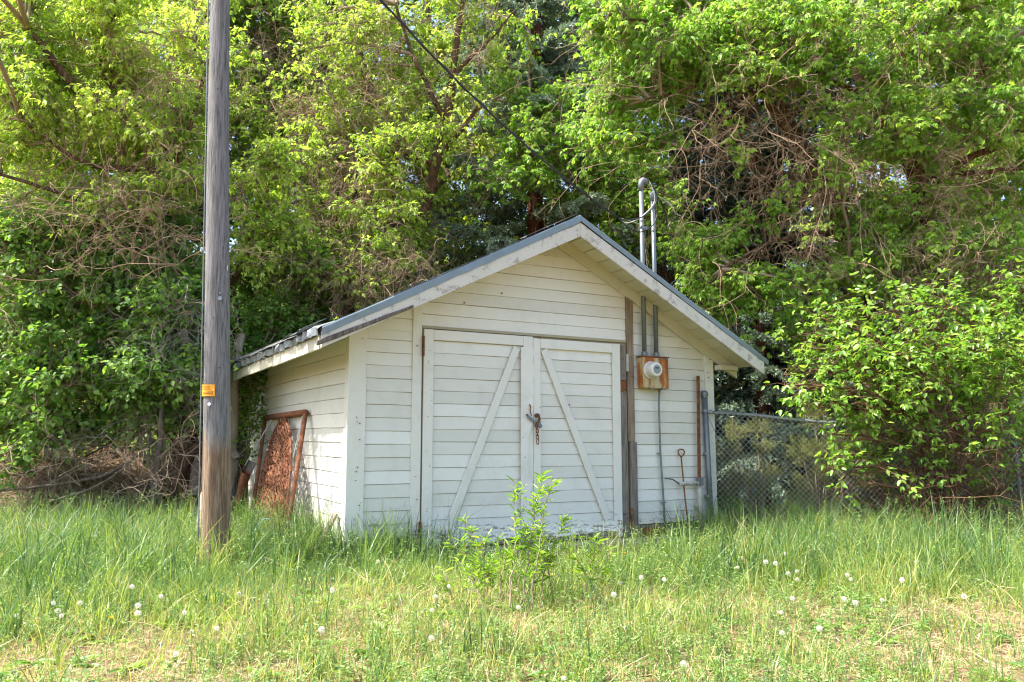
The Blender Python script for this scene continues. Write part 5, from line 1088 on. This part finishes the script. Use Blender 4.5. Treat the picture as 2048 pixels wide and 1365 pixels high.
weeds(26000, lambda x, y, lx, ly: np.clip(sm(.42, .68, fnoise(x+50, y+3, .9))*.75+.16+.8*np.exp(-((x+1.9)/.9)**2-((y-8.0)/.8)**2)+.6*np.exp(-((x+3.2)/1.3)**2-((y-8.6)/.8)**2), 0, 1), 204, (.10, .38), 'leafy_weeds', 'small-leaved green weeds among the grass', .026, 'weed', 13)
weeds(9000, lambda x, y, lx, ly: np.clip(.7*np.exp(-((x+2.0)/.75)**2-((y-8.3)/.9)**2)+.7*np.exp(-((x-4.5)/1.4)**2-((y-8.6)/.8)**2)+.3*sm(8.0, 9, y)*(x < -2), 0, 1), 205, (.25, .55), 'tall_weeds', 'dense bedstraw weeds heaped against the left wall and along the curb', .024, 'weed', 16)
# broad rosette leaves
x, y, lx, ly, r_ = scatter(1900, lambda x, y, lx, ly: .35+.3*fnoise(x, y, 2), seed=206); m_ = 7; N = len(x)*m_; az = r_.uniform(0, 2*PI, N); b = np.repeat(np.stack([x, y, G(x, y)+.005], -1), m_, 0); B = Big(); L_ = r_.uniform(.06, .16, N)
leaves(B, b, np.stack([np.cos(az), np.sin(az), r_.uniform(.15, 1.0, N)], -1), nrm(np.array([0, 0, 1.])+rvec(N, r_)*.2), L_, L_*.28, r_.random(N), .1, .5); tag(B.build('dandelion_leaves', M['weed']), 'flat rosettes of toothed leaves on the ground', 'weeds', None, 'stuff')
# straw
x, y, lx, ly, r_ = scatter(80000, lambda x, y, lx, ly: .35+.65*(1-lush(x, y)), seed=207); N = len(x); az = r_.uniform(0, 2*PI, N); L_ = r_.uniform(.03, .12, N)*np.where(r_.random(N) < .03, 2.6, 1); B = Big()
needles(B, np.stack([x, y, G(x, y)+r_.uniform(.003, .03, N)], -1), np.stack([np.cos(az), np.sin(az), r_.normal(0, .18, N)], -1), np.array([0, 0, 1.])+rvec(N, r_)*.3, L_, r_.uniform(.003, .007, N), r_.random(N)); tag(B.build('dry_straw', M['straw']), 'dry straw lying between the grass tufts', 'straw', None, 'stuff')
x, y, lx, ly, r_ = scatter(1500, lambda x, y, lx, ly: .5+0*x, seed=208); N = len(x); az = r_.uniform(0, 2*PI, N); b = np.stack([x, y, G(x, y)+.01], -1); e_ = b+np.stack([np.cos(az), np.sin(az), r_.uniform(.0, .7, N)], -1)*r_.uniform(.12, .38, N)[:, None]; B = Big(); P = bez(b, e_, np.stack([0*az, 0*az, .05+0*az], -1), 6, r_); tubes(B, P, np.linspace(.0024, .0012, 6)[None].repeat(N, 0), 4, r_.random(N)); tag(B.build('dead_stalks', M['straw']), 'bent dead stalks sticking out of the grass', 'straw', None, 'stuff')
# litter on the bank and behind the fence
r_ = np.random.default_rng(209); N = 90000; x = r_.uniform(-9.5, 8, N); y = r_.uniform(8.9, 14.5, N); lx = (x-P0[0])*U[0]+(y-P0[1])*U[1]; ly = (x-P0[0])*V[0]+(y-P0[1])*V[1]; k_ = ~((lx > -.02) & (lx < 4.52) & (ly > -.1)) & ((x < -2.2) | (x > 2.2)) & (r_.random(N) < sm(8.9, 9.8, y)); x, y = x[k_], y[k_]; N = len(x); az = r_.uniform(0, 2*PI, N); B = Big(); L_ = r_.uniform(.03, .08, N)
leaves(B, np.stack([x, y, G(x, y)+r_.uniform(.0, .03, N)], -1), np.stack([np.cos(az), np.sin(az), r_.normal(0, .3, N)], -1), nrm(np.array([0, 0, 1.])+rvec(N, r_)*.6), L_, L_*r_.uniform(.2, .7, N), r_.random(N), .1, .3); tag(B.build('leaf_litter', M['litter']), 'brown dead leaves covering the shaded bank', 'leaf litter', None, 'stuff')
N = 2600; x = np.concatenate([r_.uniform(-8.5, -3.2, N), r_.uniform(2.5, 7.5, N//2)]); y = r_.uniform(9.2, 11.6, len(x)); N = len(x); az = r_.normal(0, .9, N)+np.where(r_.random(N) < .5, 0, PI); b = np.stack([x, y, G(x, y)+.02], -1); L_ = r_.uniform(.2, .9, N); ex, ey = x+np.cos(az)*L_, y+np.sin(az)*L_*.5; e_ = np.stack([ex, ey, G(ex, ey)+r_.uniform(.02, .34, N)], -1); B = Big(); P = bez(b, e_, np.stack([0*az, 0*az, .06+0*az], -1), 7, r_); tubes(B, P, (r_.uniform(.002, .008, N)[:, None]*np.linspace(1, .4, 7)[None]), 4, r_.random(N)); tag(B.build('brushwood', M['deadtwig']), 'tangled fallen sticks on the bank and under the bushes', 'sticks', None, 'stuff')

# ------------------------------------------------------------------ dandelions
r_ = np.random.default_rng(301); B = Big(); n = 130; d = rvec(n, r_); needles(B, d*.002, d, rvec(n, r_), .019, .0009, r_.random(n)); n = 150; d = rvec(n, r_); tn = nrm(np.cross(d, rvec(n, r_))); needles(B, d*.0195-tn*.006, tn, d+rvec(n, r_)*.5, .012, .0022, r_.random(n)); n = 70; d = rvec(n, r_); tn = nrm(np.cross(d, rvec(n, r_))); needles(B, d*.017-tn*.005, tn, d+rvec(n, r_)*.7, .010, .0018, r_.random(n))
head0 = B.build('seed_head', M['fluff'])
mb = MB(); mb.tube([(0, 0, -.006), (0, 0, -.003), (0, 0, .003), (0, 0, .006)], [.002, .006, .006, .002], 8); core0 = mb.build('seed_core', M['seedcore'])
mb = MB(); mb.tube([(0, 0, 0), (.004, 0, .3), (-.003, .003, .7), (0, 0, 1)], .0013, 6); stem0 = mb.build('stem', M['weedstem'])
B = Big(); n = 70; az = r_.uniform(0, 2*PI, n); el = r_.uniform(.05, 1.1, n); d = np.stack([np.cos(az)*np.cos(el), np.sin(az)*np.cos(el), np.sin(el)], -1); needles(B, d*.002, d, nrm(np.array([0, 0, 1.])+rvec(n, r_)*.3), r_.uniform(.014, .02, n), .004, r_.random(n)); flow0 = B.build('petals', M['petal'])
protos = dict(head=head0.data, core=core0.data, stem=stem0.data, flow=flow0.data)
for o in (head0, core0, stem0, flow0): bpy.data.objects.remove(o)
def c5(l): return [(a/2.926, 950+b/2.926) for a, b in l]
def c6(l): return [(650+a/2.926, 930+b/2.926) for a, b in l]
def c7(l): return [(1300+a/2.738, 950+b/2.738) for a, b in l]
clocks = c5([(846,303),(953,296),(931,343),(1000,312),(1015,355),(700,262),(628,268),(155,298),(70,343),(45,358),(225,425),(773,657),(943,713),(312,752),(340,800),(360,825),(467,757),(807,770),(808,812),(97,828),(1120,925),(1269,906),(1030,1056),(1398,703),(1942,677),(1883,907),(1080,810)])
clocks += c6([(311,565),(725,712),(647,773),(626,855),(623,1022),(1132,840),(1700,563),(1850,661),(1728,694),(1690,765),(1398,1258)])
clocks += c7([(91,441),(655,380),(1002,328),(1300,308),(1285,205),(1505,381),(1460,478),(740,435),(688,487),(500,460),(535,458),(597,443),(757,541),(806,577),(805,530),(1080,550),(1100,577),(1380,579),(1720,667),(1063,684),(780,678),(1271,687),(927,845),(724,870),(78,576),(182,1040),(480,510),(718,757),(1125,705),(635,480)])
yellow = c6([(1775,375),(1743,488),(1757,520),(1738,520),(1972,454),(1330,645)])+c7([(391,275),(458,308),(67,370),(152,361)])+c5([(655,838)])
ORD = ['first', 'second', 'third', 'fourth', 'fifth', 'sixth', 'seventh', 'eighth', 'ninth', 'tenth', 'eleventh', 'twelfth', 'thirteenth', 'fourteenth', 'fifteenth', 'sixteenth', 'seventeenth', 'eighteenth', 'nineteenth', 'twentieth']
def zone(px, py):
    far = py < 1120
    if px < 250: return 'in tall grass at the far left' if far else 'low at the far left'
    if px < 560: return 'in weeds behind the pole foot' if far else 'in front of the utility pole'
    if px < 900: return 'in front of the shed corner'
    if px < 1260: return 'among the willow saplings'
    if px < 1640: return 'in long grass below the fence corner' if py < 1160 else 'low in the picture right of the saplings'
    return 'close to the concrete curb' if py < 1160 else 'on dry ground at the lower right'
def place(lst, kind, cat, word, grp):
    zs_ = {}
    for p_ in lst: zs_.setdefault(zone(*p_), []).append(p_)
    for zn, ps in zs_.items():
        ps.sort()
        for i, (px, py) in enumerate(ps):
            hh = random.uniform(.13, .24) if kind == 'head' else random.uniform(.12, .2)
            g = ground_hit(px, py, hh); gz = float(G(g[0], g[1]))
            lab = f'{word} {zn}' if len(ps) == 1 else f'{word} {zn}, {ORD[i]} from left'
            e = empty('dandelion', (g[0], g[1], gz), random.uniform(0, 6), lab, cat, grp)
            o = bpy.data.objects.new('stem', protos['stem']); o.scale = (1, 1, hh); link(o, e)
            s_ = random.uniform(.65, 1.0)
            for nm, key in ((('seed_head', 'head'), ('seed_core', 'core')) if kind == 'head' else (('petals', 'flow'),)):
                o = bpy.data.objects.new(nm, protos[key]); o.location = (0, 0, hh); o.scale = (s_, s_, s_*random.uniform(.85, 1)); link(o, e)
place(clocks, 'head', 'dandelion', 'white dandelion clock', 'dandelion clocks in the grass')
place(yellow, 'flow', 'dandelion', 'yellow dandelion flower', 'yellow dandelion flowers')
